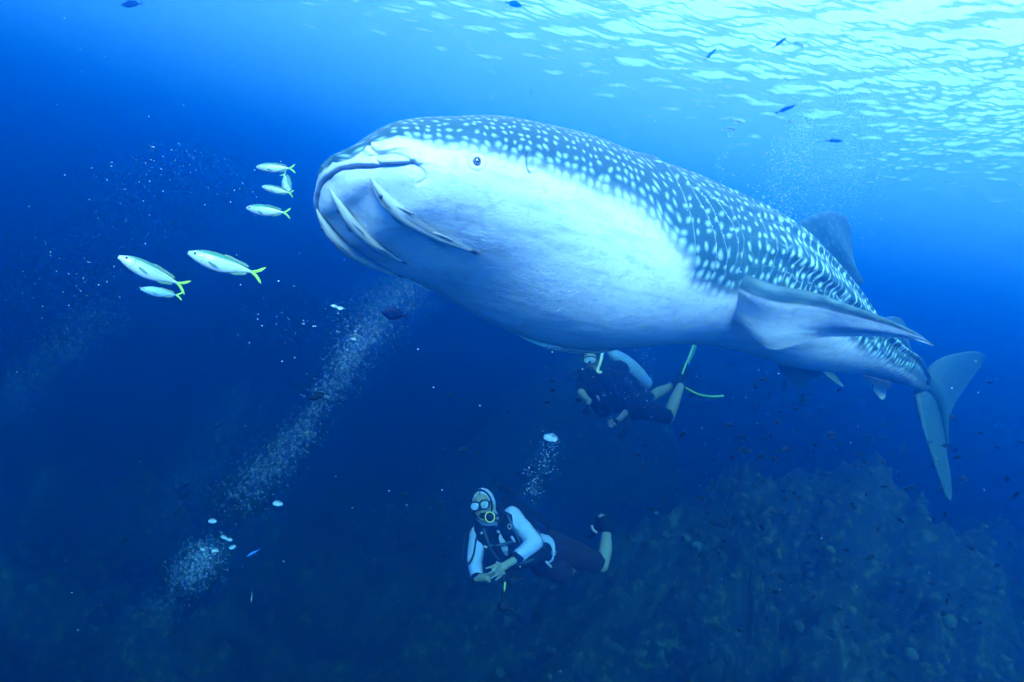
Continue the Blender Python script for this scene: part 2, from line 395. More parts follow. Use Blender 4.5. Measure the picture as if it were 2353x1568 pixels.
# thin pale body bars and lines between the spots, doubling as painted wave light
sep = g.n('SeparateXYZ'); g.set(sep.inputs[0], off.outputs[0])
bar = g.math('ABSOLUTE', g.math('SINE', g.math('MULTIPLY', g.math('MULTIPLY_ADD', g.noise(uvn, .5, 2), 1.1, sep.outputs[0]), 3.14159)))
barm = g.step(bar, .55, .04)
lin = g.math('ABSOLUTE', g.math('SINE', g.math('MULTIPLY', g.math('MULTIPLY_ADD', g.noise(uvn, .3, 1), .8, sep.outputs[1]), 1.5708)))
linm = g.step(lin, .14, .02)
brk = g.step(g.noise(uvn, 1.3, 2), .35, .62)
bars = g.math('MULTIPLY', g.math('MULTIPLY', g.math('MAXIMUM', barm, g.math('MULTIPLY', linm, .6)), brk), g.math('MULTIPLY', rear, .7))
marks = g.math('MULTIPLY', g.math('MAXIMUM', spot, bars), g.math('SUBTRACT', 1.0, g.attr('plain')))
fine = g.noise(obj, 55, 5, .6); cloud = g.noise(obj, 3.0, 3)
dark = g.mix(cloud, (.008, .038, .040), (.020, .078, .076))
spotc = g.mix(rear, (.24, .38, .37), (.46, .74, .64))
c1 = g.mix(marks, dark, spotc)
belly = g.mix(cloud, (.50, .51, .47), (.60, .60, .55))
strk = g.n('Mapping', i={'Scale': (1.2, 1.2, 7.0), 'Rotation': (0.3, -.25, .6)}); g.set(strk.inputs['Vector'], obj)
belly = g.mix(g.math('MULTIPLY', g.step(g.noise(strk.outputs[0], 3.2, 6, .62), .46, .66), .55), belly, (.30, .34, .34))
belly = g.mix(g.math('MULTIPLY', g.step(g.noise(obj, 26, 4, .7), .50, .66), .40), belly, (.28, .31, .32))
# small dark pores scattered over the pale cheek
vp = g.n('TexVoronoi', i={'Scale': 17.0, 'Randomness': 1.0}); g.set(vp.inputs['Vector'], obj)
pore = g.math('MULTIPLY', g.step(vp.outputs['Distance'], .075, .045), g.step(g.noise(obj, 2.4, 1), .48, .62))
belly = g.mix(g.math('MULTIPLY', pore, .65), belly, (.16, .20, .22))
pm_ = g.step(paleA, .35, .95)
grey = g.mix(g.math('MULTIPLY', g.math('SUBTRACT', 1.0, spot), g.step(paleA, .98, .55)), belly, (.22, .25, .28))
c2 = g.mix(pm_, c1, grey)
c3 = g.mix(g.math('MULTIPLY', grv, .82), c2, (.04, .06, .08))
c3 = g.mix(g.math('MULTIPLY', g.attr('lite'), .75), c3, (.45, .62, .58))
g.p(Base_Color=c3, Roughness=.52); g.set(g.bsdf.inputs['Specular IOR Level'], .25)
hsum = g.math('ADD', g.math('MULTIPLY', fine, .5), g.math('MULTIPLY', g.noise(obj, 160, 2), .5))
hsum = g.math('MULTIPLY_ADD', g.noise(obj, 9, 4, .6), 2.4, hsum)
g.bump(hsum, .42, .007)
SKIN = g.m

whale = tag(empty('whale_shark', shark_frames(np.array([1.4]))[0][0]), 'huge whale shark with white-spotted dark back and pale belly swimming above both divers', 'whale shark')
W0 = np.array(whale.location)
sg_ = Geo()
F = list(map(tuple, gridfaces(na, npn))) + [tuple(range(npn))[::-1], tuple((na - 1) * npn + k for k in range(npn))]
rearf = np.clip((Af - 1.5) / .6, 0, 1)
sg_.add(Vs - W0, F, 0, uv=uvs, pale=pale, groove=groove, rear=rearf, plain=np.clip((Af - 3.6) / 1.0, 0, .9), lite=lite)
def add_fin(pairs, thick, pal_up, pal_dn, uvs_=(10, 9), rear=.6, plain=.9, **kw):
    P = [(at(*a), at(*b)) for a, b in pairs]
    V, F, u, t, s, N = fin_geo(P, thick, **kw)
    Nm = Q8.T @ N.mean(0); upside = np.sign(Nm[2]) * s if abs(Nm[2]) > .25 else s * -np.sign(Nm[1])
    pal = np.where(upside > 0, pal_up, pal_dn).astype(float)
    if pal_up != pal_dn: pal = np.where((u < .16), np.minimum(pal, .45), pal)
    sg_.add(V - W0, F, 0, uv=np.stack([u * uvs_[0] + 40, t * uvs_[1] + 3], -1), pale=pal, groove=0.0, rear=rear, plain=plain)
# pectoral fin, its white underside to us
add_fin([((1640,612,2.720),(1640,735,2.800)),((1690,620,2.550),(1690,735,2.680)),((1722,636,2.500),(1722,768,2.670)),((1762,651,2.460),(1776,803,2.680)),
         ((1812,663,2.440),(1830,793,2.660)),((1864,672,2.430),(1880,777,2.640)),((1935,697,2.430),(1950,774,2.600)),((2000,720,2.450),(2020,774,2.570)),
         ((2060,744,2.480),(2075,778,2.550)),((2110,768,2.510),(2116,786,2.540)),((2143,792,2.550),(2144,794,2.553))],
        [.12,.085,.07,.055,.045,.035,.025,.014,.004], .25, .92, n=60, nc=26, peak=.22, wob=.004)
# the other pectoral, out on the far side
add_fin([((1500,650,3.9),(1640,690,4.2)),((1540,640,4.2),(1660,690,4.5)),((1620,650,4.6),(1700,700,4.8)),((1700,690,5.0),(1720,710,5.05))],
        [.08,.05,.02,.005], .1, .9, n=20)
add_fin([((1828,535,3.42),(1925,665,3.98)),((1840,508,3.42),(1984,648,4.02)),((1862,496,3.44),(1970,622,3.95)),((1886,488,3.5),(1960,588,3.9)),
         ((1908,486,3.58),(1956,550,3.84)),((1928,490,3.66),(1952,520,3.78)),((1941,499,3.72),(1947,507,3.74))],
        [.09,.05,.045,.04,.03,.02,.008], .0, .0, n=34, nc=18, rear=0, plain=.85)
add_fin([((2000,750,4.5),(2060,790,4.8)),((2032,731,4.52),(2094,806,4.86)),((2050,727,4.6),(2087,778,4.82)),((2065,730,4.68),(2083,758,4.8)),((2076,738,4.74),(2080,746,4.77))],
        [.06,.035,.03,.02,.006], .1, .1, n=20, rear=.1)
add_fin([((1785,832,3.95),(1895,850,4.25)),((1800,858,3.97),(1884,866,4.2)),((1817,877,4.0),(1866,874,4.15)),((1831,888,4.03),(1852,884,4.1)),((1840,892,4.05),(1845,890,4.07))],
        [.06,.035,.025,.015,.005], .3, .9, n=20)
add_fin([((1875,835,3.72),(1912,832,3.9)),((1892,856,3.66),(1914,850,3.84)),((1911,872,3.62),(1922,865,3.76)),((1927,883,3.6),(1932,878,3.68)),((1938,890,3.59),(1940,889,3.61))],
        [.06,.035,.025,.015,.005], .3, .7, n=20)
add_fin([((1980,862,4.55),(2045,870,4.8)),((1996,881,4.56),(2050,886,4.8)),((2007,897,4.58),(2038,897,4.74)),((2017,911,4.62),(2035,911,4.7)),((2026,919,4.65),(2031,917,4.67))],
        [.05,.03,.022,.014,.005], .7, .7, n=20)
add_fin([((2264,816,5.340),(2263,820,5.360)),((2244,808,5.300),(2255,838,5.380)),((2207,811,5.220),(2240,861,5.360)),((2166,822,5.140),(2220,890,5.340)),((2140,840,5.060),(2200,918,5.300)),
         ((2126,862,5.000),(2188,942,5.240)),((2112,886,4.940),(2181,965,5.180)),((2103,906,4.900),(2177,988,5.140)),((2107,932,4.880),(2175,1010,5.110)),((2115,965,4.870),(2175,1035,5.080)),
         ((2126,1003,4.860),(2180,1065,5.040)),((2144,1056,4.860),(2184,1092,5.000)),((2161,1106,4.860),(2187,1125,4.960)),((2172,1137,4.870),(2187,1142,4.920)),((2182,1152,4.880),(2184,1152,4.885))],
        [.004,.03,.05,.085,.12,.10,.06,.04,.02,.004], .02, .02, n=70, nc=22, rear=0, plain=.9, uvs_=(7, 22))
# the tail stalk runs out as a keel along the caudal fin
kv, kf = tube([at(2085, 850, 4.86), at(2122, 874, 4.93), at(2150, 906, 4.985), at(2167, 950, 5.04), at(2175, 1000, 5.08), at(2178, 1040, 5.10)], [.075, .075, .056, .034, .016, .004], 16, 30)
sg_.add(kv - W0, kf, 0, uv=np.zeros((len(kv), 2)) + 50, pale=.08, groove=0.0, rear=0.0, plain=.95)
body = sg_.obj('body', SKIN, whale)
# eyes
eyeball = simple('eye_black', (.012, .014, .018), .08, .1, 30, 0, spec=.6)
iris = simple('eye_ring', (.07, .08, .09), .35, .2, 90, .1)
for m in (1, -1):
    p, n = shark_pt(np.array([.291]), np.array([m * 1.70])); p, n = p[0], n[0]
    ax = Vector(n).to_track_quat('Z', 'Y').to_matrix(); axm = np.array(ax).T
    ge = Geo(); ge.add(*ellipsoid(p + n * .001 - W0, (.0125, .0125, .009), axm), 0)
    eo = ge.obj('eye', [eyeball], whale)
    ring = [p - W0 + n * .0065 + (axm[0] * math.cos(t) + axm[1] * math.sin(t)) * .0095 for t in np.linspace(0, 2 * np.pi, 25)]
    rg = Geo(); rg.add(*tube(ring, .0022, 6, cap=False)); rg.obj('iris', [iris], eo)
# ------------------------------------------------------------------ reef rising below and to the right
from mathutils import noise as mn
def bump_at(px, py, Z, rx, ry, h, base): return (at(px, py, Z), rx, ry, h, base)
def terrain():
    n1, n2 = 430, 460
    u = np.linspace(-1, 1, n1); x = 4 + 46 * np.sign(u) * np.abs(u) ** 1.9
    y = 0.0 + 58 * np.linspace(0, 1, n2) ** 1.75
    X, Y = np.meshgrid(x, y)
    Z = np.full(X.shape, -8.2) - .02 * np.maximum(Y - 6, 0) - .30 * np.clip(-X - 1, 0, 12)
    pk = at(1960, 1150, 9.4)
    d = np.hypot((X - pk[0]) / 3.9, (Y - pk[1]) / 3.6); Z = np.maximum(Z, -7.4 + (pk[2] + 7.4 + .1) * np.exp(-d ** 1.7))
    p2 = at(1370, 850, 16.0)
    d = np.hypot((X - p2[0]) / 3.0, (Y - p2[1]) / 3.0); Z = np.maximum(Z, -7.5 + (p2[2] + 7.5) * np.exp(-d ** 3.2))
    p3 = at(2250, 1290, 12.5)
    d = np.hypot((X - p3[0]) / 4.0, (Y - p3[1]) / 4.0); Z = np.maximum(Z, -7.5 + (p3[2] + 7.5) * np.exp(-d ** 1.8))
    p4 = at(1150, 1450, 9.5)
    d = np.hypot((X - p4[0]) / 3.2, (Y - p4[1]) / 2.0); Z = np.maximum(Z, -8.2 + (p4[2] + 8.2 - .5) * np.exp(-d ** 2.2))
    flat = [mn.fractal(Vector((a * .55, b * .55, .3)), .75, 2.1, 7) for a, b in zip(X.ravel(), Y.ravel())]
    rid = [mn.hetero_terrain(Vector((a * 1.9, b * 1.9, 4.)), .8, 2.2, 5, .6) for a, b in zip(X.ravel(), Y.ravel())]
    Z = Z + 1.15 * np.array(flat).reshape(X.shape) + .26 * np.array(rid).reshape(X.shape) + .06 * NR.normal(size=X.shape) * np.clip(1.5 - Y / 20, .2, 1)
    Z = np.minimum(Z, 1.5)
    return X, Y, Z
TX, TY, TZ = terrain()
g = NT('reef_rock'); o_ = g.n('TexCoord').outputs['Object']
n1_ = g.noise(o_, 1.1, 6, .65); n2_ = g.noise(o_, 7, 5, .7); vr = g.n('TexVoronoi', i={'Scale': 5.0}); g.set(vr.inputs['Vector'], o_)
c = g.mix(g.step(n1_, .38, .62), (.008, .010, .007), (.045, .050, .02))
c = g.mix(g.step(n2_, .48, .70), c, (.20, .20, .07))
c = g.mix(g.math('MULTIPLY', g.step(vr.outputs['Distance'], .55, .15), .5), c, (.02, .022, .02))
c = g.mix(g.step(g.noise(o_, 2.6, 2), .66, .74), c, (.14, .16, .10))
g.p(Base_Color=c, Roughness=.95); g.bump(n2_, 1.0, .12)
ground = tag(mk('seabed', np.stack([TX, TY, TZ], -1).reshape(-1, 3), gridfaces(TX.shape[0], TX.shape[1], False), g.m), kind='structure')
def ground_z(x, y):
    i = np.abs(TY[:, 0] - y).argmin(); j = np.abs(TX[0] - x).argmin(); return TZ[i, j]
# corals and boulders crusting the reef
cg = Geo()
for k in range(3200):
    x = NR.uniform(1, 15); y = NR.uniform(6, 18); z = ground_z(x, y); r = NR.uniform(.02, .065) * (1 + y * .04)
    V, F = _ICO[2]; nz = np.array([mn.noise(Vector(v) * 2.2 + Vector((k, 0, 0))) for v in V])
    cg.add(V * (1 + .45 * nz)[:, None] * np.array([r, r, r * NR.uniform(.5, 1.1)]) + np.array([x, y, z]), F, int(NR.integers(0, 3)))
corm = [simple('coral_dull', (.02, .025, .02), .9, .5, 25, .5), simple('coral_green', (.06, .07, .03), .9, .5, 30, .5), simple('coral_pale', (.12, .13, .07), .9, .5, 30, .5)]
tag(cg.obj('coral_crust', corm), 'lumpy corals and boulders crusting the reef slope', 'coral', kind='stuff')

# ------------------------------------------------------------------ remoras holding on to the shark
g = NT('remora_skin')
s_ = g.attr('across'); al = g.attr('along'); ob = g.n('TexCoord').outputs['Object']
c = g.mix(g.noise(ob, 30, 3), (.24, .26, .22), (.38, .40, .35))
edge = g.math('MULTIPLY', g.step(s_, .40, .58), g.step(al, .28, .36))
c = g.mix(g.math('MULTIPLY', edge, .85), c, (.05, .07, .08))
band = g.math('MULTIPLY', g.math('MULTIPLY', g.step(s_, -.18, .0), g.step(s_, .50, .34)), g.math('MULTIPLY', g.step(al, .0, .04), g.step(al, .27, .22)))
c = g.mix(g.math('MULTIPLY', band, .85), c, (.09, .085, .07))
c = g.mix(g.math('MULTIPLY', g.step(al, .915, .93), g.step(al, .985, .97)), c, (.035, .04, .04))
g.p(Base_Color=c, Roughness=.65); REM = g.m
remfin = simple('remora_fin', (.20, .22, .20), .5, .2, 80, .1)
def remora(pts, label, grp, L, thick=.30, gap=.0, sidesign=1):
    q = catmull(np.c_[np.array(pts), np.zeros(len(pts))] * np.array([4, 1, 1]), 60); q[:, 0] /= 4
    P, N = shark_pt(np.clip(q[:, 0], .012, 5), q[:, 1])
    k = np.ones(7) / 7; pad = lambda M: np.stack([np.convolve(np.r_[[M[0, i]] * 3, M[:, i], [M[-1, i]] * 3], k, 'valid') for i in range(3)], -1)
    N = pad(N); N /= np.linalg.norm(N, axis=1, keepdims=True); u = np.linspace(0, 1, 60); P0 = P
    P = np.stack([np.polyval(np.polyfit(u, P0[:, i], 3), u) for i in range(3)], -1)
    sink = ((P0 - P) * N).sum(1); P = P + N * np.maximum(sink, 0)[:, None].max() * .6
    hw = np.interp(u, [0, .03, .08, .16, .25, .4, .55, .7, .82, .9, .94, .98, 1], [.004, .014, .027, .043, .047, .045, .038, .029, .020, .011, .016, .022, .012]) * L * 1.12
    th = np.interp(u, [0, .05, .2, .4, .7, .9, .95, 1], [.003, .016, .034, .036, .024, .010, .005, .002]) * L * (thick / .3)
    T = np.gradient(P, axis=0); T /= np.linalg.norm(T, axis=1, keepdims=True); S = np.cross(N, T) * sidesign; S /= np.linalg.norm(S, axis=1, keepdims=True)
    if (S @ CY_).mean() < 0: S = -S
    C = P + N * (th * .75 + gap * np.sin(u * np.pi))[:, None] 
    root = tag(empty('remora', C[15]), label, 'remora', grp); C0 = C[15]
    ph = np.linspace(0, 2*np.pi, 16, endpoint=False)
    V = (C - C0)[:, None] + S[:, None] * (hw[:, None] * np.cos(ph))[..., None] + N[:, None] * (th[:, None] * np.sin(ph))[..., None]
    ge = Geo(); ge.add(V.reshape(-1, 3), list(map(tuple, gridfaces(60, 16))) + [tuple(range(16))[::-1], tuple(59*16 + k for k in range(16))], 0,
                       across=np.tile(np.cos(ph), 60), along=np.repeat(u, 16))
    def flap(i0, i1, out, s):   # fins lying back along the body
        a, b = C[i0] - C0, C[i1] - C0
        pr = [(a + S[i0]*hw[i0]*s*.7, a + T[i0]*.012*L*8*.5 + S[i0]*hw[i0]*s*.5), (a + S[i0]*(hw[i0]*s + out*s*.5) + T[i0]*L*.05, b*.55+a*.45 + S[i1]*hw[i1]*s*.7), (b + S[i1]*(hw[i1]*s + out*s), b + S[i1]*(hw[i1]*s+out*.6*s))]
        pr = [(p + N[i0]*th[i0]*.4, q_ + N[i0]*th[i0]*.4) for p, q_ in pr]
        V, F, *_ = fin_geo(pr, [.004, .003, .001], nc=6, n=8); ge.add(V, F, 1, across=0., along=.5)
    flap(14, 22, .016*L/.45, 1); flap(15, 23, .006, -1); flap(33, 44, .010, -1); flap(33, 44, .008, 1)
    ge.obj('body', [REM, remfin], root)
    e = Geo(); e.add(*ellipsoid(C[8] - C0 + S[8]*hw[8]*.30 + N[8]*th[8]*.92, (.0060*L/.45,)*3)); eo = e.obj('eye', [eyeball], root)
    return root
RG = 'remoras riding on the whale shark'
remora([(0.072,2.36),(0.113,2.50),(0.169,2.58),(0.25,2.67),(0.329,2.715),(0.406,2.70),(0.461,2.667)], 'pale remora clinging to the shark cheek below the mouth corner, nearest the eye', RG, .52)
remora([(0.024,3.15),(0.054,3.13),(0.123,3.19),(0.194,3.235),(0.28,3.29),(0.329,3.305),(0.368,3.30)], 'slim pale remora clinging to the middle of the shark chin', RG, .45)
remora([(0.050,3.97),(0.104,3.86),(0.165,3.81),(0.235,3.83),(0.313,3.81),(0.373,3.78),(0.466,3.80)], 'remora hanging along the lower edge of the shark jaw against open water', RG, .50, gap=.012)
remora([(0.97,3.53),(1.03,3.50),(1.09,3.38),(1.16,3.26),(1.24,3.22),(1.32,3.24),(1.40,3.28)], 'dark remora under the lowest point of the shark belly above the far diver', RG, .27, thick=.4, gap=.004)

# ------------------------------------------------------------------ fish
def fish_geo(top, bot, thick, tail=(.16, .16, .5), dors=None, anal=None, n=34, nc=14, fork=.5, pect=True):
    """unit-length fish, nose at x=0, tail tips at x=-1, z up"""
    xb = 1 - tail[0]; u = np.linspace(0, 1, n) ** 1.15; xs_ = u * xb
    k = np.linspace(0, 1, len(top)); t = np.interp(u, k, top); b = -np.interp(u, k, bot)
    sm = lambda v: np.convolve(np.r_[v[0], v, v[-1]], [.25, .5, .25], 'valid')
    t, b = sm(sm(t)), sm(sm(b)); w = thick * np.interp(u, [0, .06, .2, .38, .6, .85, 1], [.08, .38, .85, 1, .75, .25, .08])
    cz, h = (t + b) / 2, (t - b) / 2; ph = np.linspace(0, 2*np.pi, nc, endpoint=False)
    V = np.stack([np.broadcast_to(-xs_[:, None], (n, nc)), w[:, None] * np.sin(ph), cz[:, None] + h[:, None] * np.cos(ph)], -1)
    ge = Geo(); ge.add(V.reshape(-1, 3), list(map(tuple, gridfaces(n, nc))) + [tuple(range(nc))[::-1], tuple((n-1)*nc+k_ for k_ in range(nc))], 0)
    hb = h[-1]; tl, sp = tail[0], tail[1]
    P3 = lambda x, z, y=0.: np.array([-x, y, z])
    for s in (1, -1):
        V, F, *_ = fin_geo([(P3(xb - .03, cz[-1] + s*hb*.6), P3(xb + .01, cz[-1] - s*hb*.4)), (P3(xb + tl*.35, cz[-1] + s*sp*.45), P3(xb + tl*fork*.75, cz[-1] + s*.002)),
                            (P3(xb + tl*.75, cz[-1] + s*sp*.85), P3(xb + tl*.8, cz[-1] + s*sp*.55)), (P3(1.0, cz[-1] + s*sp), P3(1.0, cz[-1] + s*sp*.97))], [.012, .008, .005, .002], nc=6, n=10, edge=.001)
        ge.add(V, F, 1)
    for fin, s in ((dors, 1), (anal, -1)):
        if not fin: continue
        x0, x1, hh, sl_ = fin; zf = lambda x: np.interp(x / xb, u, t if s > 0 else b)
        pr = [(P3(x0, zf(x0) - s*.01), P3(x1, zf(x1) - s*.008)), (P3(x0 + sl_*.4, zf(x0 + sl_*.4) + s*hh*.6), P3(x1 + .01, zf(x1) + s*hh*.25)), (P3(x0 + sl_, zf(x0 + sl_) + s*hh), P3(x0 + sl_ + .06, zf(x0 + sl_) + s*hh*.9))]
        V, F, *_ = fin_geo(pr, [.010, .006, .002], nc=6, n=7, edge=.001); ge.add(V, F, 2)
    if pect:
        for s in (1, -1):
            y0 = s * thick * .85
            pr = [(P3(.27, -.02, y0), P3(.29, -.05, y0)), (P3(.33, -.03, y0 + s*.015), P3(.33, -.07, y0 + s*.012)), (P3(.42, -.07, y0 + s*.02), P3(.42, -.075, y0 + s*.02))]
            V, F, *_ = fin_geo(pr, [.008, .005, .002], nc=6, n=6, edge=.001); ge.add(V, F, 2)
    return ge
def orient(o, nose, tail, up=None, roll=0.):
    nose, tail = np.asarray(nose), np.asarray(tail); L = np.linalg.norm(nose - tail); x = (nose - tail) / L
    up = CY_ if up is None else up
    z = up - x * (up @ x); z /= np.linalg.norm(z); y = np.cross(z, x)
    if roll: c_, s_ = math.cos(roll), math.sin(roll); y, z = y*c_ + z*s_, z*c_ - y*s_
    M = Matrix(np.c_[x, y, z].tolist()).to_4x4(); o.matrix_world = Matrix.Translation(Vector(nose)) @ M @ Matrix.Scale(L, 4)

g = NT('scad_silver'); ob = g.n('TexCoord').outputs['Object']; sp_ = g.n('SeparateXYZ'); g.set(sp_.inputs[0], ob)
xx, zz = sp_.outputs[0], sp_.outputs[2]
c = g.mix(g.noise(ob, 14, 3), (.34, .40, .40), (.50, .54, .50))
rib = g.math('SINE', g.math('ADD', g.math('MULTIPLY', xx, 170), g.math('MULTIPLY', g.math('ABSOLUTE', zz), 60)))
c = g.mix(g.math('MULTIPLY', g.step(rib, .1, .9), g.math('MULTIPLY', g.step(xx, -.25, -.35), .45)), c, (.30, .45, .50))
c = g.mix(g.step(zz, .03, .08), c, (.03, .17, .08))
ll = g.math('ABSOLUTE', g.math('SUBTRACT', zz, g.math('MULTIPLY_ADD', xx, .05, .045)))
c = g.mix(g.math('MULTIPLY', g.step(ll, .008, .002), .8), c, (.12, .25, .28))
gill = g.math('ABSOLUTE', g.math('SUBTRACT', g.math('ADD', xx, .215), g.math('MULTIPLY', g.math('MULTIPLY', zz, zz), 6)))
c = g.mix(g.math('MULTIPLY', g.step(gill, .010, .002), .85), c, (.15, .22, .26))
c = g.mix(g.math('MULTIPLY', g.step(xx, -.13, -.02), .45), c, (.16, .28, .34))
g.p(Base_Color=c, Roughness=.33, Metallic=.12); g.bump(g.noise(ob, 60, 2), .15, .01); SCAD = g.m
YEL = simple('scad_tail_yellow_green', (.26, .50, .05), .5, .25, 12, .1); FINS = simple('scad_fin', (.08, .16, .08), .5, .2, 12, .1)
g = simple('scad_blue', (.10, .22, .34), .4, .25, 10, .1)
scad = lambda tp, bt: fish_geo(np.array(tp)*1.28, np.array(bt)*1.28, .080, (.155, .125), (.42, .78, .022, .05), (.56, .78, .016, .03), fork=.35)
ge = scad([.016, .056, .082, .092, .094, .085, .066, .044, .024, .012], [.018, .055, .082, .098, .108, .104, .084, .052, .024, .011])
eyew = simple('fish_eye_pale', (.55, .62, .60), .3, .1, 20, 0)
def put_fish(geo, mats, nose, tail, label, cat, grp=None, eye=True, roll=0., name='scad', mesh=None, up=None):
    if mesh is None: o = geo.obj(name, mats)
    else: o = bpy.data.objects.new(name, mesh); COL.objects.link(o)
    orient(o, nose, tail, up, roll); tag(o, label, cat, grp)
    if eye:
        e = Geo()
        for s in (1, -1):
            e.add(*ellipsoid((-.092, s*.042, .024), (.027, .012, .027)), 0); e.add(*ellipsoid((-.091, s*.050, .024), (.018, .008, .018)), 1)
        e.obj('eye', [eyew, eyeball], o)
    return o
SG = 'silver scads with yellow-green tails off the shark mouth'
scads = [((272,590,1.50),(432,662,1.60),'brightest white silver scad, leftmost of the pair of big fish at left',0.05),
         ((432,581,1.60),(606,634,1.66),'large silver scad with forked yellow tail swimming behind the leftmost scad',-.1),
         ((323,664,1.95),(420,681,2.0),'small bluish scad tucked beneath the brightest scad, its tail green',0.),
         ((589,384,2.1),(679,388,2.12),'topmost scad of the three near the shark snout, green-backed',-.25),
         ((602,429,2.3),(675,446,2.32),'smallest scad of the three near the shark snout, in the middle',-.25),
         ((566,478,2.2),(668,491,2.2),'lowest scad of the three near the shark snout',-.2)]
sm_ = None
for k, (a, b, lab, rl) in enumerate(scads):
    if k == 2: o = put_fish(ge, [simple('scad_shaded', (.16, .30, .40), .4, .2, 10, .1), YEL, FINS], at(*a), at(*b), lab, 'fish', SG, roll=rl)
    else:
        o = put_fish(ge, [SCAD, YEL, FINS], at(*a), at(*b), lab, 'fish', SG, roll=rl, mesh=sm_); sm_ = o.data
put_fish(ge, [SCAD, YEL, FINS], at(664, 440, 2.72), at(651, 396, 2.86), 'grey scad seen almost end-on between the two upper scads', 'fish', SG, mesh=sm_, roll=.6, up=CX_)

DARK = simple('reef_fish_dark', (.001, .008, .013), .8, .3, 8, .1, spec=.1); DARKF = simple('reef_fish_fin', (.001, .010, .015), .6, .3, 8, .1)
BLUEF = simple('surgeonfish_blue', (.001, .012, .05), .5, .3, 8, .1)
deep = fish_geo([.01, .10, .19, .235, .24, .22, .18, .11, .05, .03], [.01, .09, .17, .215, .225, .21, .17, .10, .045, .03], .085, (.16, .14), (.25, .78, .045, .3), (.42, .78, .05, .2), n=20, nc=10, pect=False)
mid = fish_geo([.01, .07, .12, .15, .155, .14, .115, .08, .045, .03], [.01, .065, .12, .15, .155, .14, .11, .07, .04, .03], .085, (.17, .13), (.26, .74, .05, .12), (.5, .74, .045, .06), n=18, nc=10, pect=False)
slim = fish_geo([.01, .04, .065, .08, .085, .08, .065, .045, .028, .018], [.01, .045, .07, .085, .088, .08, .065, .045, .026, .018], .06, (.17, .10), (.3, .7, .03, .06), (.5, .72, .03, .04), n=18, nc=8, pect=False)
singles = [ # geo, nose, tail, Z, label, mats
 (deep,(877,718),(938,728),3.2,'round dark blue surgeonfish below the remoras in open water','surgeonfish',BLUEF),
 (mid,(708,918),(756,903),3.6,'dark reef fish crossing the rising bubble stream left of centre','fish',DARK),
 (mid,(1186,1140),(1130,1104),4.9,'dark reef fish just above and behind the near diver hood','fish',DARK),
 (mid,(1627,1196),(1686,1212),4.4,'plump dark reef fish alone right of the near diver fins','fish',DARK),
 (mid,(278,12),(330,8),4.5,'dark fish at the very top left edge of the picture','fish',DARK),
 (mid,(388,522),(407,506),6.0,'tiny dark fish between the scads and the left edge','fish',DARK),
 (slim,(1808,86),(1774,112),5.0,'slim dark fish pointing up under the bright surface','fish',DARK),
 (slim,(1828,242),(1780,262),5.0,'slim blue-grey fish above the shark back left of the bubbles','fish',DARK),
 (slim,(1938,325),(1894,323),5.2,'slim dark fish in front of the upper right bubble cloud','fish',DARK),
 (slim,(1646,112),(1618,140),7.0,'faint slim fish near the surface at top centre right','fish',DARK),
 (slim,(1222,206),(1219,226),6.0,'tiny faint fish above the shark head','fish',DARK),
 (mid,(1200,14),(1160,5),6.0,'faint fish cut by the top edge above the shark head','fish',DARK),
 (mid,(1805,868),(1801,914),8.0,'large hazy fish hanging nose-up left of the shark pelvic fins','fish',DARK),
 (mid,(1692,1000),(1722,1012),6.0,'dark ragged-finned fish in the school below the far diver fins','fish',DARK),
 (mid,(1810,1332),(1778,1318),3.8,'dark fish with a small white tail spot over the lower reef','fish',DARK),
 (slim,(492,986),(513,970),5.5,'slim dark fish between the light shafts at lower left','fish',DARK),
 (slim,(557,1112),(580,1090),5.5,'slim dark fish at the left edge of the bubble stream','fish',DARK),
 (slim,(436,1110),(412,1125),5.5,'uppermost slim fish of the lower left group','fish',DARK),
 (slim,(412,1150),(438,1128),5.3,'largest slim fish of the lower left group','fish',DARK),
 (slim,(398,1184),(422,1158),5.3,'lowest slim fish of the lower left group','fish',DARK),
 (slim,(385,1243),(406,1220),5.6,'lone slim fish under the lower left group','fish',DARK),
 (slim,(205,1114),(238,1090),5.4,'slim dark fish far out at lower left','fish',DARK),
 (slim,(272,1252),(305,1228),5.0,'slim dark fish low at left beside the faint bubble cloud','fish',DARK),
 (slim,(566,1280),(598,1262),4.6,'thin bright blue fish right of the large lower left bubbles','fish',simple('fish_blue', (.06, .16, .55), .4, .2, 6, 0)),
 (slim,(577,1386),(580,1352),4.8,'pale slim fish standing upright near the lower left bubble cloud','fish',simple('fish_pale', (.22, .30, .30), .5, .2, 6, 0)),
 (mid,(2098,1176),(2116,1164),8.0,'dark fish beside the tip of the shark lower tail lobe','fish',DARK),
 (mid,(1395,902),(1375,905),9.0,'faint fish right beneath the far diver chest','fish',DARK)]
for ge_, a, b, Z, lab, cat, mt in singles:
    o = put_fish(ge_, [mt, mt, mt], at(*a, Z), at(*b, Z + .03), lab, cat, eye=False, name='reef_fish')
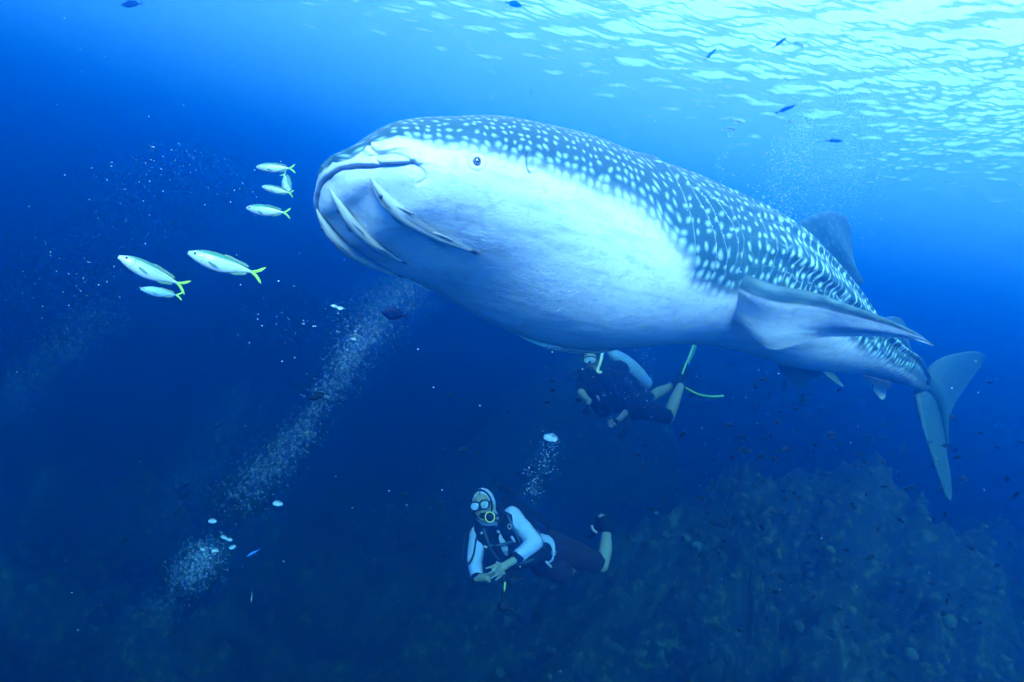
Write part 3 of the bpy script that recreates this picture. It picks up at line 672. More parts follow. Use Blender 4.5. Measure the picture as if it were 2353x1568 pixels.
# the school of small damselfish over the reef
meshes = []
for ge_, nm in ((deep, 'damselfish'), (mid, 'damselfish')):
    o = ge_.obj(nm, [DARK, DARKF, DARKF]); meshes.append(o.data); bpy.data.objects.remove(o)
rs = random.Random(21); count = 0; placed = []
bigs = [(1568,1001,24),(1748,1050,17),(1707,1035,20),(1805,1032,20),(1872,1022,18),(2215,1101,16),(2202,1051,20),(2315,1101,22),(2335,1138,22),(2160,1122,18),(2068,1195,22),(1997,1282,20),(1945,1265,15),(2090,1297,18),(1960,1165,16),(2016,1215,14),(1720,1215,12),(2255,995,15),(2273,880,16),(2290,1028,18),(1780,1055,15),(2290,1300,16),(2330,1340,20),(1690,1260,12),(1858,1235,14),(2098,1450,14),(2070,1360,14),(1700,1450,14),(1495,1170,12),(1515,1390,12),(1330,920,12),(1470,1045,12),(1100,1040,10),(930,1137,14),(1010,1280,9),(2170,1185,18),(2210,1250,15),(2140,1340,14),(1930,1400,13),(1640,1120,13)]
def region(x, y):
    if x < 1100: return 'left of the near diver' if y > 1100 else 'left of the far diver'
    if x < 1330: return 'above the near diver head' if y < 1130 else 'beyond the near diver legs'
    if x < 1600: return 'under the far diver' if y < 1150 else 'right of the near diver fins' if y < 1300 else 'low right of the near diver'
    if x > 2150: return 'right of the shark tail fin' if y < 1120 else 'right of the tail fin tip' if y < 1330 else 'in the lower right corner'
    if y < 900: return 'close under the shark pelvic fins'
    if y < 1010: return 'under the shark anal fin' if x > 1850 else 'right of the far diver fins'
    if y < 1130: return 'left of the tail fin lobe' if x > 1850 else 'in the middle of the school'
    if y < 1260: return 'over the reef mound right side' if x > 1850 else 'left of the reef mound crest'
    return 'against the right reef flank' if x > 1850 else 'against the left reef foot'
def damsel(x, y, s, Z):
    s *= 1.4
    m = rs.randrange(3); ang = (rs.gauss(0, .35), math.pi + rs.gauss(0, .35), rs.gauss(-1.3, .3))[m]; fore = rs.uniform(.5, 1)
    fac = ('facing right', 'facing left', 'nose up')[m]
    if fore < .68: fac += ', half turned away'
    size = 'tiny faint' if s < 12 else 'small dark' if s < 17 else 'plump dark'
    deepm = rs.random() < .45; shape = 'round-bodied' if deepm else 'slimmer'
    dx, dy = math.cos(ang) * s * fore / 2, math.sin(ang) * s * fore / 2; dz = math.sqrt(max(0, 1 - fore * fore)) * s / FPX * Z / 2 * rs.choice((-1, 1))
    put_fish(None, None, at(x + dx, y + dy, Z + dz), at(x - dx, y - dy, Z - dz), '%s %s damselfish %s, %s' % (size, shape, region(x, y), fac.replace(', half turned away', ' turning')), 'fish', 'school of small dark damselfish over the reef', eye=False, name='damselfish', mesh=meshes[0 if deepm else 1])
for x, y, s in bigs: damsel(x, y, s * 1.1, rs.uniform(3.2, 4.4))
while count < 215:
    r = rs.random()
    if r < .62: x, y = rs.gauss(1790, 190), rs.gauss(1010, 130)
    elif r < .85: x, y = rs.uniform(1560, 2353), rs.uniform(860, 1500)
    else: x, y = rs.uniform(1000, 1600), rs.uniform(830, 1400)
    if not (990 < x < 2350 and 815 < y < 1540): continue
    if 1300 < x < 1670 and 790 < y < 1010: continue
    if 1050 < x < 1420 and 1100 < y < 1420: continue
    if any(abs(x - a) < 8 and abs(y - b) < 8 for a, b in placed): continue
    placed.append((x, y)); Z = rs.uniform(3.4, 6.6); damsel(x, y, rs.uniform(10, 17) * 4.6 / Z ** .9 / 4.6 ** .1, Z); count += 1

same = {}
for o in [o for o in COL.objects if o.name.startswith('damselfish')]: same.setdefault(o['label'], []).append(o)
for lab, l in same.items():
    if len(l) > 1:
        l.sort(key=lambda o: -(np.array(o.matrix_world.translation) @ CY_) / (np.array(o.matrix_world.translation) @ CZ_))
        for k, o in enumerate(l): o['label'] = ('upper ', 'lower ')[k] + lab if len(l) == 2 else ('topmost ', 'second highest ', 'third highest ', 'fourth highest ', 'fifth highest ', 'sixth highest ', 'seventh highest ', 'eighth highest ', 'ninth highest ')[min(k, 8)] + lab.replace(' dark', '')
# ------------------------------------------------------------------ divers
SKINM = simple('skin', (.15, .17, .12), .6, .12, 40, .1)
WHITE = simple('rash_guard_white', (.24, .33, .42), .8, .08, 90, .2)
NEO = simple('neoprene_black', (.001, .006, .010), .85, .3, 60, .2, spec=.1)
SHORT = simple('shorts_dark_maroon', (.003, .003, .008), .85, .3, 60, .3)
RUB = simple('rubber_black', (.001, .007, .011), .6, .2, 60, .1, spec=.2)
GREY = simple('buckle_grey', (.30, .33, .35), .4, .2, 60, .1)
YELR = simple('ring_yellow', (.65, .60, .12), .5, .1, 60, 0)
TANKW = simple('tank_painted', (.12, .22, .30), .45, .1, 20, .1)
FING = simple('swim_fin_green', (.16, .42, .12), .5, .15, 20, .1)
g = NT('mask_glass'); g.p(Base_Color=(.30, .42, .45), Roughness=.12); g.set(g.bsdf.inputs['Transmission Weight'], .35); GLASS = g.m

def hose(name, pts, r, m, parent, O, n=28):
    ge_ = Geo(); ge_.add(*tube(np.array(pts) - O, r, 8, n)); return ge_.obj(name, [m], parent)
def piece(name, m, parent, O, *items):
    ge_ = Geo()
    for V, F in items: ge_.add(np.asarray(V) - O, F)
    return ge_.obj(name, [m] if not isinstance(m, list) else m, parent)
def move(parts, O):
    out = []
    for p in parts:
        if p[0] == 'c': out.append(('c', p[1] - O, p[2] - O, p[3], p[4]))
        else: out.append(('e', p[1] - O) + tuple(p[2:]))
    return out
def limb(*pr):
    return [('c', pr[i][0], pr[i+1][0], pr[i][1], pr[i+1][1]) for i in range(len(pr) - 1)]
def axes_of(fwd, up):
    z = up - fwd * (up @ fwd); z /= np.linalg.norm(z); x = np.cross(fwd, z); return np.array([x, fwd, z])   # rows: right, forward, up
def head_parts(c, ax):
    rt, fw, up = ax
    P = [('e', c, (.074, .090, .108), ax), ('e', c - up*.055 + fw*.022, (.052, .062, .055), ax), ('e', c + fw*.088 - up*.018, (.013, .018, .022), ax),
         ('e', c + fw*.082 - up*.055, (.024, .012, .010), ax), ('e', c + fw*.070 - up*.085, (.022, .02, .016), ax)]
    for s in (1, -1): P.append(('e', c + rt*s*.074 - up*.01, (.010, .020, .030), ax))
    return P
def mask(c, ax, parent, O, single=False):
    rt, fw, up = ax; m0 = c + fw*.088 + up*.012
    fr = empty('mask', m0 - O); fr.parent = parent
    its = []
    if single: rings = [(0, .068, .040)]
    else: rings = [(.036, .034, .031), (-.036, .034, .031)]
    for dx, rx, rz in rings:
        th = np.linspace(0, 2*np.pi, 26); ring = [m0 - m0 + rt*(dx + rx*np.sign(math.cos(t))*abs(math.cos(t))**.8) + up*(rz*np.sign(math.sin(t))*abs(math.sin(t))**.8) + fw*.014 for t in th]
        its.append(tube(ring, .006, 6, cap=False)); back = [r_ - fw*.024 for r_ in ring]
        A = np.array(ring); B = np.array(back) * 1.02; n_ = len(A); its.append((np.r_[A, B], [(k, k+1, n_+k+1, n_+k) for k in range(n_-1)]))
    its.append(ellipsoid(-up*.020 + fw*.012, (.014, .018, .018), ax, 2))
    sk = piece('skirt', RUB, fr, np.zeros(3), *its)
    for dx, rx, rz in rings:
        piece('lens', GLASS, fr, np.zeros(3), ellipsoid(rt*dx + fw*.012, (rx*.93, .004, rz*.93), ax, 3))
    st = [m0 - m0 + rt*.066*math.sin(t)*1.12 - fw*(.088 - .098*math.cos(t)) + up*.008 for t in np.linspace(.55, 2*np.pi - .55, 26)]
    piece('strap', RUB, fr, np.zeros(3), tube(st, .008, 6))
    return fr
def hand_parts(w, palm, tips, r=.0085, thumb=None, perp=None):
    """wrist, palm centre, fingertips; fingers bend once at the middle joint"""
    P = [('c', w, palm, .026, .030), ('e', palm, (.036, .036, .018), perp if perp is not None else None)]
    for k, t in enumerate(tips):
        d = t - palm; L = np.linalg.norm(d); d = d / L; s = np.cross(d, CZ_); s /= np.linalg.norm(s)
        base = palm + d*.034 + s*(k - (len(tips)-1)/2)*.016; mid_ = base*.48 + t*.52 - CZ_*.009
        P += limb((palm, .014), (base, r*1.2), (mid_, r*1.05), (t, r*.85))
    if thumb is not None:
        m_ = palm*.5 + thumb*.5 - CZ_*.006; P += limb((palm, .016), (m_, .011), (thumb, .0085))
    return P
NOA = np.eye(3)

# --- near diver
dA = lambda x, y, Z: at(1040.4 + .2138*x, 1098.2 + .2138*y, Z)
O = dA(560, 700, 4.7)
ra = tag(empty('person', O), 'diver with white hood and white-sleeved rash guard, hands clasped, below the shark', 'diver')
hf = -CZ_*.93 - CX_*.20 + CY_*.18; hf /= np.linalg.norm(hf); ax = axes_of(hf, CY_*.95 - CX_*.22)
hc = dA(330, 305, 4.45)
Lsh, Lel, Lwr = dA(640, 415, 4.62), dA(880, 690, 4.42), dA(665, 880, 4.27)
Rsh, Rel, Rwr = dA(280, 620, 4.55), dA(235, 880, 4.48), dA(260, 1075, 4.34)
pel = dA(1030, 800, 4.95); che = dA(480, 600, 4.68); bel = dA(760, 740, 4.82); nk = dA(420, 480, 4.6)
Lhip, Lkn, Lca, Lan = dA(1080, 740, 4.97), dA(1600, 935, 5.0), dA(1645, 770, 5.08), dA(1650, 590, 5.2)
Rhip, Rkn, Ran = dA(970, 900, 4.92), dA(1195, 1020, 4.87), dA(1370, 900, 5.35)
Lpalm = dA(545, 955, 4.245); Rpalm = dA(370, 1070, 4.29)
parts = head_parts(hc, ax) + limb((hc - ax[2]*.07, .055), (nk, .058), (che, .12)) + limb((che, .135), (bel, .125), (pel, .125)) \
  + limb((che, .10), (Lsh, .058), (Lel, .042), (Lwr, .029)) + limb((che, .10), (Rsh, .058), (Rel, .042), (Rwr, .029)) \
  + limb((pel, .12), (Lhip, .095), (Lkn, .058), (Lca, .056), (Lan, .040)) + limb((pel, .12), (Rhip, .095), (Rkn, .060), (Ran, .042)) \
  + hand_parts(Lwr, Lpalm, [dA(352, 975, 4.20), dA(378, 1032, 4.19), dA(412, 1082, 4.19), dA(455, 1105, 4.20)], thumb=dA(470, 905, 4.22)) \
  + hand_parts(Rwr, Rpalm, [dA(430, 940, 4.20), dA(522, 938, 4.185), dA(560, 988, 4.18), dA(568, 1030, 4.18)], thumb=dA(400, 1120, 4.25)) \
  + limb((Lan, .04), (dA(1640, 500, 5.28), .04), (dA(1600, 430, 5.36), .035)) + limb((Ran, .04), (dA(1390, 830, 5.45), .035))
b = blob('body', move(parts, O), .0075, [SKINM], ra, smooth=3)
for s in (1, -1): piece('eye', [eyeball], ra, O, ellipsoid(hc + ax[0]*s*.030 + ax[1]*.082 + ax[2]*.012, (.011, .008, .008), ax))
# hood: shell round the head with the face left open
hoodp = [('e', hc - ax[1]*.022 + ax[2]*.012, (.087, .090, .120), ax), ('c', hc - ax[1]*.03 - ax[2]*.06, nk, .078, .074)]
blob('hood', move(hoodp, O), .009, [WHITE], ra, smooth=3)
piece('hood_edge', NEO, ra, O, tube([hc + ax[1]*.048 + ax[0]*.078*math.cos(t) + ax[2]*(.012 + .106*math.sin(t)) for t in np.linspace(0, 2*np.pi, 30)], .0065, 6, cap=False))
piece('hood_seam', NEO, ra, O, tube([hc - ax[1]*.022 + ax[2]*(.012) + ax[2]*.121*math.cos(t) + ax[1]*.091*math.sin(t) for t in np.linspace(-1.2, 1.0, 16)], .003, 5))
mask(hc, ax, ra, O)
reg = hc + ax[1]*.115 - ax[2]*.072 + ax[0]*(-.012)
rc = dA(412, 418, 4.31)
blob('regulator', move([('e', rc, (.036, .036, .036), ax), ('c', hc + ax[1]*.08 - ax[2]*.06, rc, .022, .026), ('c', rc + ax[0]*.03, rc - ax[0]*.045, .014, .014)], O), .006, [RUB], ra)
piece('purge_ring', YELR, ra, O, tube([rc + ax[1]*.034 + (ax[0]*math.cos(t) + ax[2]*math.sin(t))*.034 for t in np.linspace(0, 2*np.pi, 28)], .0036, 6, cap=False))
rg_ = [('c', che, bel, .148, .138), ('c', bel, pel, .138, .132), ('c', che, Lsh, .115, .070), ('c', Lsh, Lel, .067, .055), ('c', Lel, Lwr*.75 + Lel*.25, .054, .045), ('c', che, Rsh, .115, .070), ('c', Rsh, Rel, .064, .054), ('c', Rel, Rwr*.8 + Rel*.2, .052, .043)]
blob('rash_guard', move(rg_, O), .010, [WHITE], ra, smooth=3, folds=.007)
piece('sleeve_seam', NEO, ra, O, tube([Lsh - CZ_*.066 + CY_*.012, (Lsh + Lel)/2 - CZ_*.058 + CY_*.018 + CX_*.01, Lel - CZ_*.050 + CX_*.01, (Lel*.6 + Lwr*.4) - CZ_*.048, Lwr*.7 + Lel*.3 - CZ_*.045], .0035, 5, 24))
piece('wrist_strap', NEO, ra, O, tube([Lwr*.80 + Lel*.20, Lwr*1.02 - Lel*.02], [.046, .036], 16)); piece('wrist_strap', NEO, ra, O, tube([Rwr*.93 + Rel*.07, Rwr*1.06 - Rel*.06], [.042, .036], 16))
sh_ = [('c', pel - CX_*.03, pel, .140, .142), ('c', pel, Lhip, .135, .120), ('c', Lhip, Lkn*.84 + Lhip*.16, .120, .088), ('c', pel, Rhip, .135, .118), ('c', Rhip, Rkn*.9 + Rhip*.1, .115, .085)]
blob('shorts', move(sh_, O), .011, [SHORT], ra, smooth=3, folds=.009)
vest = [('c', dA(350, 560, 4.52), dA(470, 900, 4.66), .085, .080), ('c', dA(560, 470, 4.56), dA(700, 780, 4.66), .065, .085), ('c', dA(470, 900, 4.68), dA(860, 850, 4.72), .070, .085), ('c', dA(500, 350, 4.75), dA(560, 470, 4.58), .05, .06),
        ('c', dA(860, 850, 4.74), dA(960, 800, 4.80), .085, .080), ('c', dA(540, 420, 4.85), dA(900, 660, 4.98), .11, .12), ('c', dA(330, 540, 4.6), dA(480, 380, 4.78), .055, .05), ('c', dA(900, 900, 4.8), dA(1000, 960, 4.85), .07, .05)]
blob('buoyancy_vest', move(vest, O), .010, [NEO], ra, smooth=2, folds=.010)
piece('air_tank', NEO, ra, O, tube([dA(545, 235, 4.92), dA(580, 262, 4.93), dA(640, 300, 4.95), dA(960, 540, 5.07), dA(1000, 575, 5.08)], [.03, .055, .082, .082, .04], 20))
piece('tank_band', NEO, ra, O, tube([dA(860, 465, 5.03), dA(900, 495, 5.045)], .086, 20))
hose('hose', [dA(235, 420, 4.6), dA(165, 560, 4.5), dA(112, 760, 4.42), dA(125, 890, 4.4), dA(165, 930, 4.4), dA(210, 860, 4.42), dA(255, 650, 4.46), dA(280, 580, 4.5)], .0075, RUB, ra, O)
hose('hose', [dA(440, 440, 4.33), dA(500, 470, 4.40), dA(540, 400, 4.55), dA(520, 300, 4.72), dA(560, 260, 4.86)], .008, RUB, ra, O)
hose('hose', [dA(360, 560, 4.40), dA(440, 700, 4.42), dA(520, 860, 4.45), dA(620, 1000, 4.5), dA(640, 1080, 4.45)], .008, RUB, ra, O)
hose('hose', [dA(540, 340, 4.76), dA(700, 330, 4.9), dA(860, 440, 4.96), dA(930, 600, 4.85), dA(950, 720, 4.72)], .010, RUB, ra, O)
for p, q in (((330, 735), (370, 750)), ((630, 630), (668, 690)), ((480, 570), (500, 590)), ((300, 585), (320, 600)), ((1000, 900), (1060, 960))):
    piece('buckle', GREY, ra, O, tube([dA(*p, 4.44 if p[0] < 900 else 4.6), dA(*q, 4.44 if p[0] < 900 else 4.62)], .009, 6))
for cx, cy, r_ in ((1085, 805, .022), (610, 525, .018)):
    piece('ring', GREY, ra, O, tube([dA(cx, cy, 4.46 if cx < 900 else 4.72) + (CX_*math.cos(t)*.7 + CY_*math.sin(t))*r_ for t in np.linspace(0, 2*np.pi, 20)], .003, 6, cap=False))
blob('gauge_console', move([('e', dA(640, 1110, 4.44), (.045, .03, .04), NOA), ('c', dA(640, 1110, 4.44), dA(740, 1090, 4.46), .025, .02), ('e', dA(545, 1090, 4.40), (.02, .02, .04), NOA)], O), .008, [RUB], ra)
piece('lanyard', simple('lanyard_green', (.30, .50, .12), .5, .1, 40, 0), ra, O, tube([dA(562, 1120, 4.38), dA(552, 1230, 4.38)], .0075, 8))
blob('torch', move([('c', dA(548, 1230, 4.38), dA(545, 1320, 4.38), .014, .015), ('e', dA(540, 1385, 4.38), (.042, .035, .040), NOA), ('c', dA(560, 1390, 4.38), dA(650, 1365, 4.36), .014, .011), ('c', dA(560, 1390, 4.38), dA(645, 1420, 4.36), .012, .012)], O), .006, [RUB], ra)
def swim_fin(name, foot, heel, tip, width, mats, parent, O, bend=0.0, flat=None):
    """foot pocket and a long ribbed blade"""
    d = tip - foot; L = np.linalg.norm(d); d /= L; w = flat - d*(flat @ d); w /= np.linalg.norm(w); nn = np.cross(d, w)
    e_ = empty(name, foot - O); e_.parent = parent
    n = 14; u = np.linspace(0, 1, n); hw = width/2 * np.interp(u, [0, .25, .7, 1], [.45, .62, .95, 1.0]); C = d*(u*L)[:, None] + nn*(bend*np.sin(u*np.pi))[:, None]
    cols = np.linspace(-1, 1, 9); pro = .004 + .004*(np.abs(np.abs(cols) - 1) < .05) + .002*(np.abs(cols) < .1)
    top = C[:, None] + w*(hw[:, None]*cols)[..., None] + nn*(pro)[None, :, None]; bot = C[:, None] + w*(hw[:, None]*cols)[..., None] - nn*(pro)[None, :, None]
    ring = np.concatenate([top, bot[:, ::-1]], 1); c_ = ring.shape[1]
    F = list(map(tuple, gridfaces(n, c_))) + [tuple(range(c_))[::-1], tuple((n-1)*c_ + k for k in range(c_))]
    piece('blade', mats[1], e_, np.zeros(3), (ring.reshape(-1, 3), F))
    blob('foot_pocket', [('c', heel - foot, d*.06, .050, .062), ('c', d*.02, d*L*.28, .058, .03)], .010, [mats[0]], e_)
    return e_
swim_fin('swim_fin', dA(1615, 445, 5.36), dA(1650, 520, 5.26), dA(1500, 545, 5.92), .20, [NEO, NEO], ra, O, .03, CX_*.5 + CY_)
piece('fin_strap', GREY, ra, O, tube([dA(1492, 512, 5.32), dA(1510, 560, 5.3), dA(1552, 592, 5.28)], .011, 8, 10))
blob('boot', move([('c', dA(1650, 555, 5.21), dA(1635, 470, 5.31), .052, .050), ('c', dA(1635, 480, 5.3), dA(1570, 430, 5.42), .050, .040), ('c', dA(1660, 440, 5.3), dA(1690, 425, 5.3), .03, .022)], O), .009, [NEO], ra)
swim_fin('swim_fin', dA(1390, 830, 5.5), dA(1380, 880, 5.4), dA(1350, 800, 6.1), .20, [NEO, NEO], ra, O, .02, CX_)

STRAPM = simple('webbing_grey', (.02, .05, .065), .8, .3, 90, .2)
for pts in ([dA(590, 400, 4.52), dA(640, 520, 4.47), dA(700, 640, 4.50), dA(760, 760, 4.56)], [dA(330, 540, 4.44), dA(370, 660, 4.42), dA(430, 800, 4.50), dA(520, 900, 4.56)],
            [dA(380, 730, 4.43), dA(520, 720, 4.46), dA(660, 680, 4.50)], [dA(470, 930, 4.58), dA(680, 930, 4.60), dA(900, 860, 4.66), dA(1000, 790, 4.76)], [dA(900, 560, 4.84), dA(960, 680, 4.72), dA(985, 800, 4.74)]):
    piece('webbing_strap', STRAPM, ra, O, tube(pts, .011, 6, 16))

# --- far diver
dB = lambda x, y, Z: at(1271.6 + .1842*x, 780.3 + .1842*y, Z)
O = dB(700, 600, 6.4)
rb = tag(empty('person', O), 'diver in dark suit with pale tank and long green fins, partly behind the shark belly', 'diver')
hf = -CZ_*.97 - CX_*.12 - CY_*.12; hf /= np.linalg.norm(hf); ax = axes_of(hf, CY_); hc = dB(455, 255, 6.3)
Rsh, Rel, Rwr = dB(380, 500, 6.35), dB(345, 660, 6.2), dB(410, 740, 6.1)
Lsh, Lel, Lwr = dB(850, 480, 6.5), dB(1020, 780, 6.3), dB(830, 990, 6.15)
che, bel, pel, nk = dB(620, 520, 6.45), dB(820, 690, 6.55), dB(1010, 830, 6.65), dB(510, 400, 6.38)
Lhip, Lkn, Lca, Lan = dB(1080, 860, 6.65), dB(1440, 965, 6.62), dB(1500, 790, 6.72), dB(1590, 570, 6.85)
Rhip, Rkn, Rca, Ran = dB(1010, 760, 6.8), dB(1200, 735, 6.95), dB(1320, 655, 7.0), dB(1490, 585, 7.08)
palm = dB(745, 1035, 6.1); rp = dB(440, 760, 6.06)
parts = head_parts(hc, ax) + limb((hc - ax[2]*.07, .055), (nk, .06), (che, .13)) + limb((che, .155), (bel, .15), (pel, .14)) \
  + limb((che, .11), (Lsh, .06), (Lel, .046), (Lwr, .032)) + limb((che, .11), (Rsh, .06), (Rel, .046), (Rwr, .032)) \
  + limb((pel, .13), (Lhip, .10), (Lkn, .062), (Lca, .066), (Lan, .045)) + limb((pel, .12), (Rhip, .09), (Rkn, .060), (Rca, .062), (Ran, .044)) \
  + limb((Lan, .044), (dB(1610, 480, 6.9), .04)) + limb((Ran, .044), (dB(1580, 600, 7.1), .04)) \
  + hand_parts(Lwr, palm, [dB(665, 1010, 6.04), dB(655, 1050, 6.03), dB(675, 1085, 6.04), dB(710, 1105, 6.05)], thumb=dB(790, 1075, 6.05)) \
  + hand_parts(Rwr, rp, [dB(470, 800, 6.02), dB(450, 815, 6.02), dB(425, 815, 6.03), dB(405, 805, 6.04)], thumb=dB(480, 765, 6.05))
blob('body', move(parts, O), .010, [SKINM], rb, smooth=3)
for s in (1, -1): piece('eye', [eyeball], rb, O, ellipsoid(hc + ax[0]*s*.030 + ax[1]*.082 + ax[2]*.012, (.011, .008, .008), ax))
mask(hc, ax, rb, O, single=True)
blob('hood', move([('e', hc - ax[1]*.025 + ax[2]*.014, (.085, .088, .118), ax)], O), .012, [NEO], rb)
rc = dB(455, 370, 6.17)
blob('regulator', move([('e', rc, (.038, .036, .034), ax), ('c', hc + ax[1]*.08 - ax[2]*.07, rc, .022, .024)], O), .008, [RUB], rb)
suit = [('c', che, bel, .170, .165), ('c', bel, pel, .165, .155), ('c', che, Lsh, .13, .078), ('c', Lsh, Lel, .074, .060), ('c', Lel, Lwr*.5 + Lel*.5, .058, .050), ('c', che, Rsh, .13, .078), ('c', Rsh, Rel*.8 + Rsh*.2, .072, .060),
        ('c', pel, Lhip, .150, .120), ('c', Lhip, Lkn*.9 + Lhip*.1, .120, .082), ('c', pel, Rhip, .145, .110), ('c', Rhip, Rkn*.92 + Rhip*.08, .105, .075), ('c', nk, che, .07, .12)]
blob('wetsuit', move(suit, O), .012, [NEO], rb, smooth=3, folds=.008)
vest = [('c', dB(430, 500, 6.3), dB(620, 840, 6.42), .11, .10), ('c', dB(640, 480, 6.35), dB(820, 800, 6.48), .12, .11), ('c', dB(560, 380, 6.5), dB(820, 380, 6.65), .08, .10), ('c', dB(780, 420, 6.7), dB(1050, 680, 6.8), .12, .10)]
blob('buoyancy_vest', move(vest, O), .012, [NEO], rb, smooth=2, folds=.011)
piece('air_tank', TANKW, rb, O, tube([dB(690, 150, 6.72), dB(735, 185, 6.73), dB(790, 225, 6.75), dB(1130, 525, 6.88), dB(1185, 572, 6.9), dB(1205, 590, 6.91)], [.025, .06, .078, .078, .06, .025], 22, 24))
piece('tank_band', NEO, rb, O, tube([dB(880, 298, 6.78), dB(930, 342, 6.80)], .083, 20))
hose('snorkel', [dB(610, 150, 6.24), dB(600, 230, 6.22), dB(575, 310, 6.22), dB(552, 395, 6.22), dB(570, 415, 6.2), dB(600, 405, 6.2)], .017, simple('snorkel_pale', (.50, .56, .36), .5, .1, 30, 0), rb, O)
hose('hose', [dB(360, 385, 6.35), dB(270, 400, 6.28), dB(208, 440, 6.25), dB(225, 474, 6.25), (dB(320, 462, 6.28))], .011, RUB, rb, O)
hose('hose', [dB(500, 390, 6.25), dB(600, 430, 6.35), dB(700, 350, 6.55), dB(740, 240, 6.68)], .011, RUB, rb, O)
hose('hose', [dB(470, 760, 6.25), dB(440, 810, 6.2), dB(410, 860, 6.2)], .010, RUB, rb, O)
blob('gauge_console', move([('e', dB(395, 900, 6.2), (.040, .03, .045), NOA), ('c', dB(400, 890, 6.2), dB(465, 890, 6.2), .014, .010), ('c', dB(400, 910, 6.2), dB(455, 935, 6.2), .014, .010)], O), .008, [RUB], rb)
blob('spare_regulator', move([('e', dB(600, 935, 6.25), (.034, .03, .034), NOA), ('c', dB(600, 930, 6.25), dB(570, 860, 6.3), .012, .010), ('e', dB(535, 968, 6.25), (.018, .015, .018), NOA)], O), .008, [RUB], rb)
blob('torch', move([('c', dB(930, 985, 6.15), dB(900, 1090, 6.1), .030, .022), ('c', dB(900, 1090, 6.1), dB(845, 1215, 6.1), .026, .034)], O), .009, [RUB], rb)
piece('buckle', GREY, rb, O, tube([dB(545, 705, 6.2), dB(575, 765, 6.22)], .012, 6))
piece('glove', NEO, rb, O, ellipsoid(dB(760, 1040, 6.1), (.042, .03, .045), NOA))
blob('boot', move([('c', dB(1590, 570, 6.86), dB(1605, 480, 6.9), .055, .052), ('c', dB(1605, 480, 6.9), dB(1640, 400, 6.92), .052, .045)], O), .010, [NEO], rb)
blob('boot', move([('c', dB(1480, 590, 7.08), dB(1580, 590, 7.08), .052, .05)], O), .010, [NEO], rb)
def curved_fin(foot, pts, width, wdir, parent, O, mats):
    e_ = empty('swim_fin', foot - O); e_.parent = parent
    C = catmull(np.array(pts) - foot, 20); T = np.gradient(C, axis=0); T /= np.linalg.norm(T, axis=1, keepdims=True); W_ = wdir - T*(T @ wdir)[:, None]; W_ /= np.linalg.norm(W_, axis=1, keepdims=True); Nn = np.cross(T, W_)
    u = np.linspace(0, 1, 20); hw = width/2*np.interp(u, [0, .2, .7, 1], [.5, .6, 1, .9]); cols = np.linspace(-1, 1, 9); pro = .005 + .006*(np.abs(cols) > .95) + .003*(np.abs(cols) < .1)
    top = C[:, None] + W_[:, None]*(hw[:, None]*cols)[..., None] + Nn[:, None]*pro[None, :, None]; bot = C[:, None] + W_[:, None]*(hw[:, None]*cols)[..., None] - Nn[:, None]*pro[None, :, None]
    ring = np.concatenate([top, bot[:, ::-1]], 1); c_ = ring.shape[1]
    piece('blade', mats[1], e_, np.zeros(3), (ring.reshape(-1, 3), list(map(tuple, gridfaces(20, c_))) + [tuple(range(c_))[::-1], tuple(19*c_ + k for k in range(c_))]))
    blob('foot_pocket', [('c', C[0], C[5], .062, .05), ('c', C[0] - T[0]*.08, C[0], .052, .06)], .010, [mats[0]], e_)
curved_fin(dB(1600, 520, 6.9), [dB(1590, 500, 6.9), dB(1640, 360, 6.92), dB(1700, 230, 6.96), dB(1750, 110, 7.05), dB(1790, 20, 7.15)], .20, CX_*.45 + CZ_, rb, O, [NEO, FING])
curved_fin(dB(1620, 590, 7.05), [dB(1600, 590, 7.05), dB(1690, 650, 7.0), dB(1790, 700, 6.95), dB(1950, 728, 6.9), dB(2130, 715, 6.85)], .20, CZ_ - CY_*.25, rb, O, [NEO, FING])

# ------------------------------------------------------------------ bubbles and drifting specks
g = NT('air_bubble'); g.p(Base_Color=(.55, .82, .95), Roughness=.2); g.set(g.bsdf.inputs['Specular IOR Level'], 1.0); BUB = g.m
g = NT('bubble_shell'); g.p(Base_Color=(.85, .95, 1.0), Roughness=.06, IOR=1.33); g.set(g.bsdf.inputs['Transmission Weight'], .75); SHELL = g.m
def stream(label, path, count, rmin, rmax, cat='bubbles'):
    """path of (x, y, distance, spread) ; bubbles scattered along it"""
    P = np.array(path, float); seg = np.linspace(0, 1, len(P)); r = np.random.default_rng(abs(hash(label)) % 9999 if False else len(label) * 37 + count)
    ge_ = Geo(); VV, FF = _ICO[1]; Vs_, Fs_ = [], []
    # clumps make the stream uneven
    cl = r.uniform(0, 1, 14)
    for k in range(count):
        t = r.uniform() if r.uniform() < .6 else np.clip(cl[r.integers(14)] + r.normal() * .02, 0, 1)
        q = np.array([np.interp(t, seg, P[:, i]) for i in range(4)]); ofs = r.normal(size=2) * q[3] * .5
        c_ = at(q[0] + ofs[0], q[1] + ofs[1] * .8, q[2] + r.normal() * q[3] * .5 / FPX * q[2]); rad_ = rmin + (rmax - rmin) * r.uniform() ** 4
        Vs_.append(VV * np.array([1.15, 1.15, .8]) * rad_ + c_); Fs_.append(np.array(FF) + k * len(VV))
    o = mk('bubble_stream', np.concatenate(Vs_), np.concatenate(Fs_), BUB); return tag(o, label, cat, kind='stuff')
stream('fine bubbles rising steeply behind the shark back at upper right', [(1790,500,5.2,60),(1800,420,5.2,70),(1830,340,5.2,55),(1850,270,5.2,30)], 1700, .0020, .0085)
stream('wide pale bubble cloud under the bright surface at upper right', [(1850,500,6.5,120),(1930,400,6.6,110),(1960,300,6.7,100),(1940,230,6.8,60)], 6500, .0022, .0075)
stream('thin string of bubbles rising above the middle of the shark back', [(1655,420,4.8,20),(1665,360,4.8,22),(1675,300,4.8,18)], 110, .0015, .006)
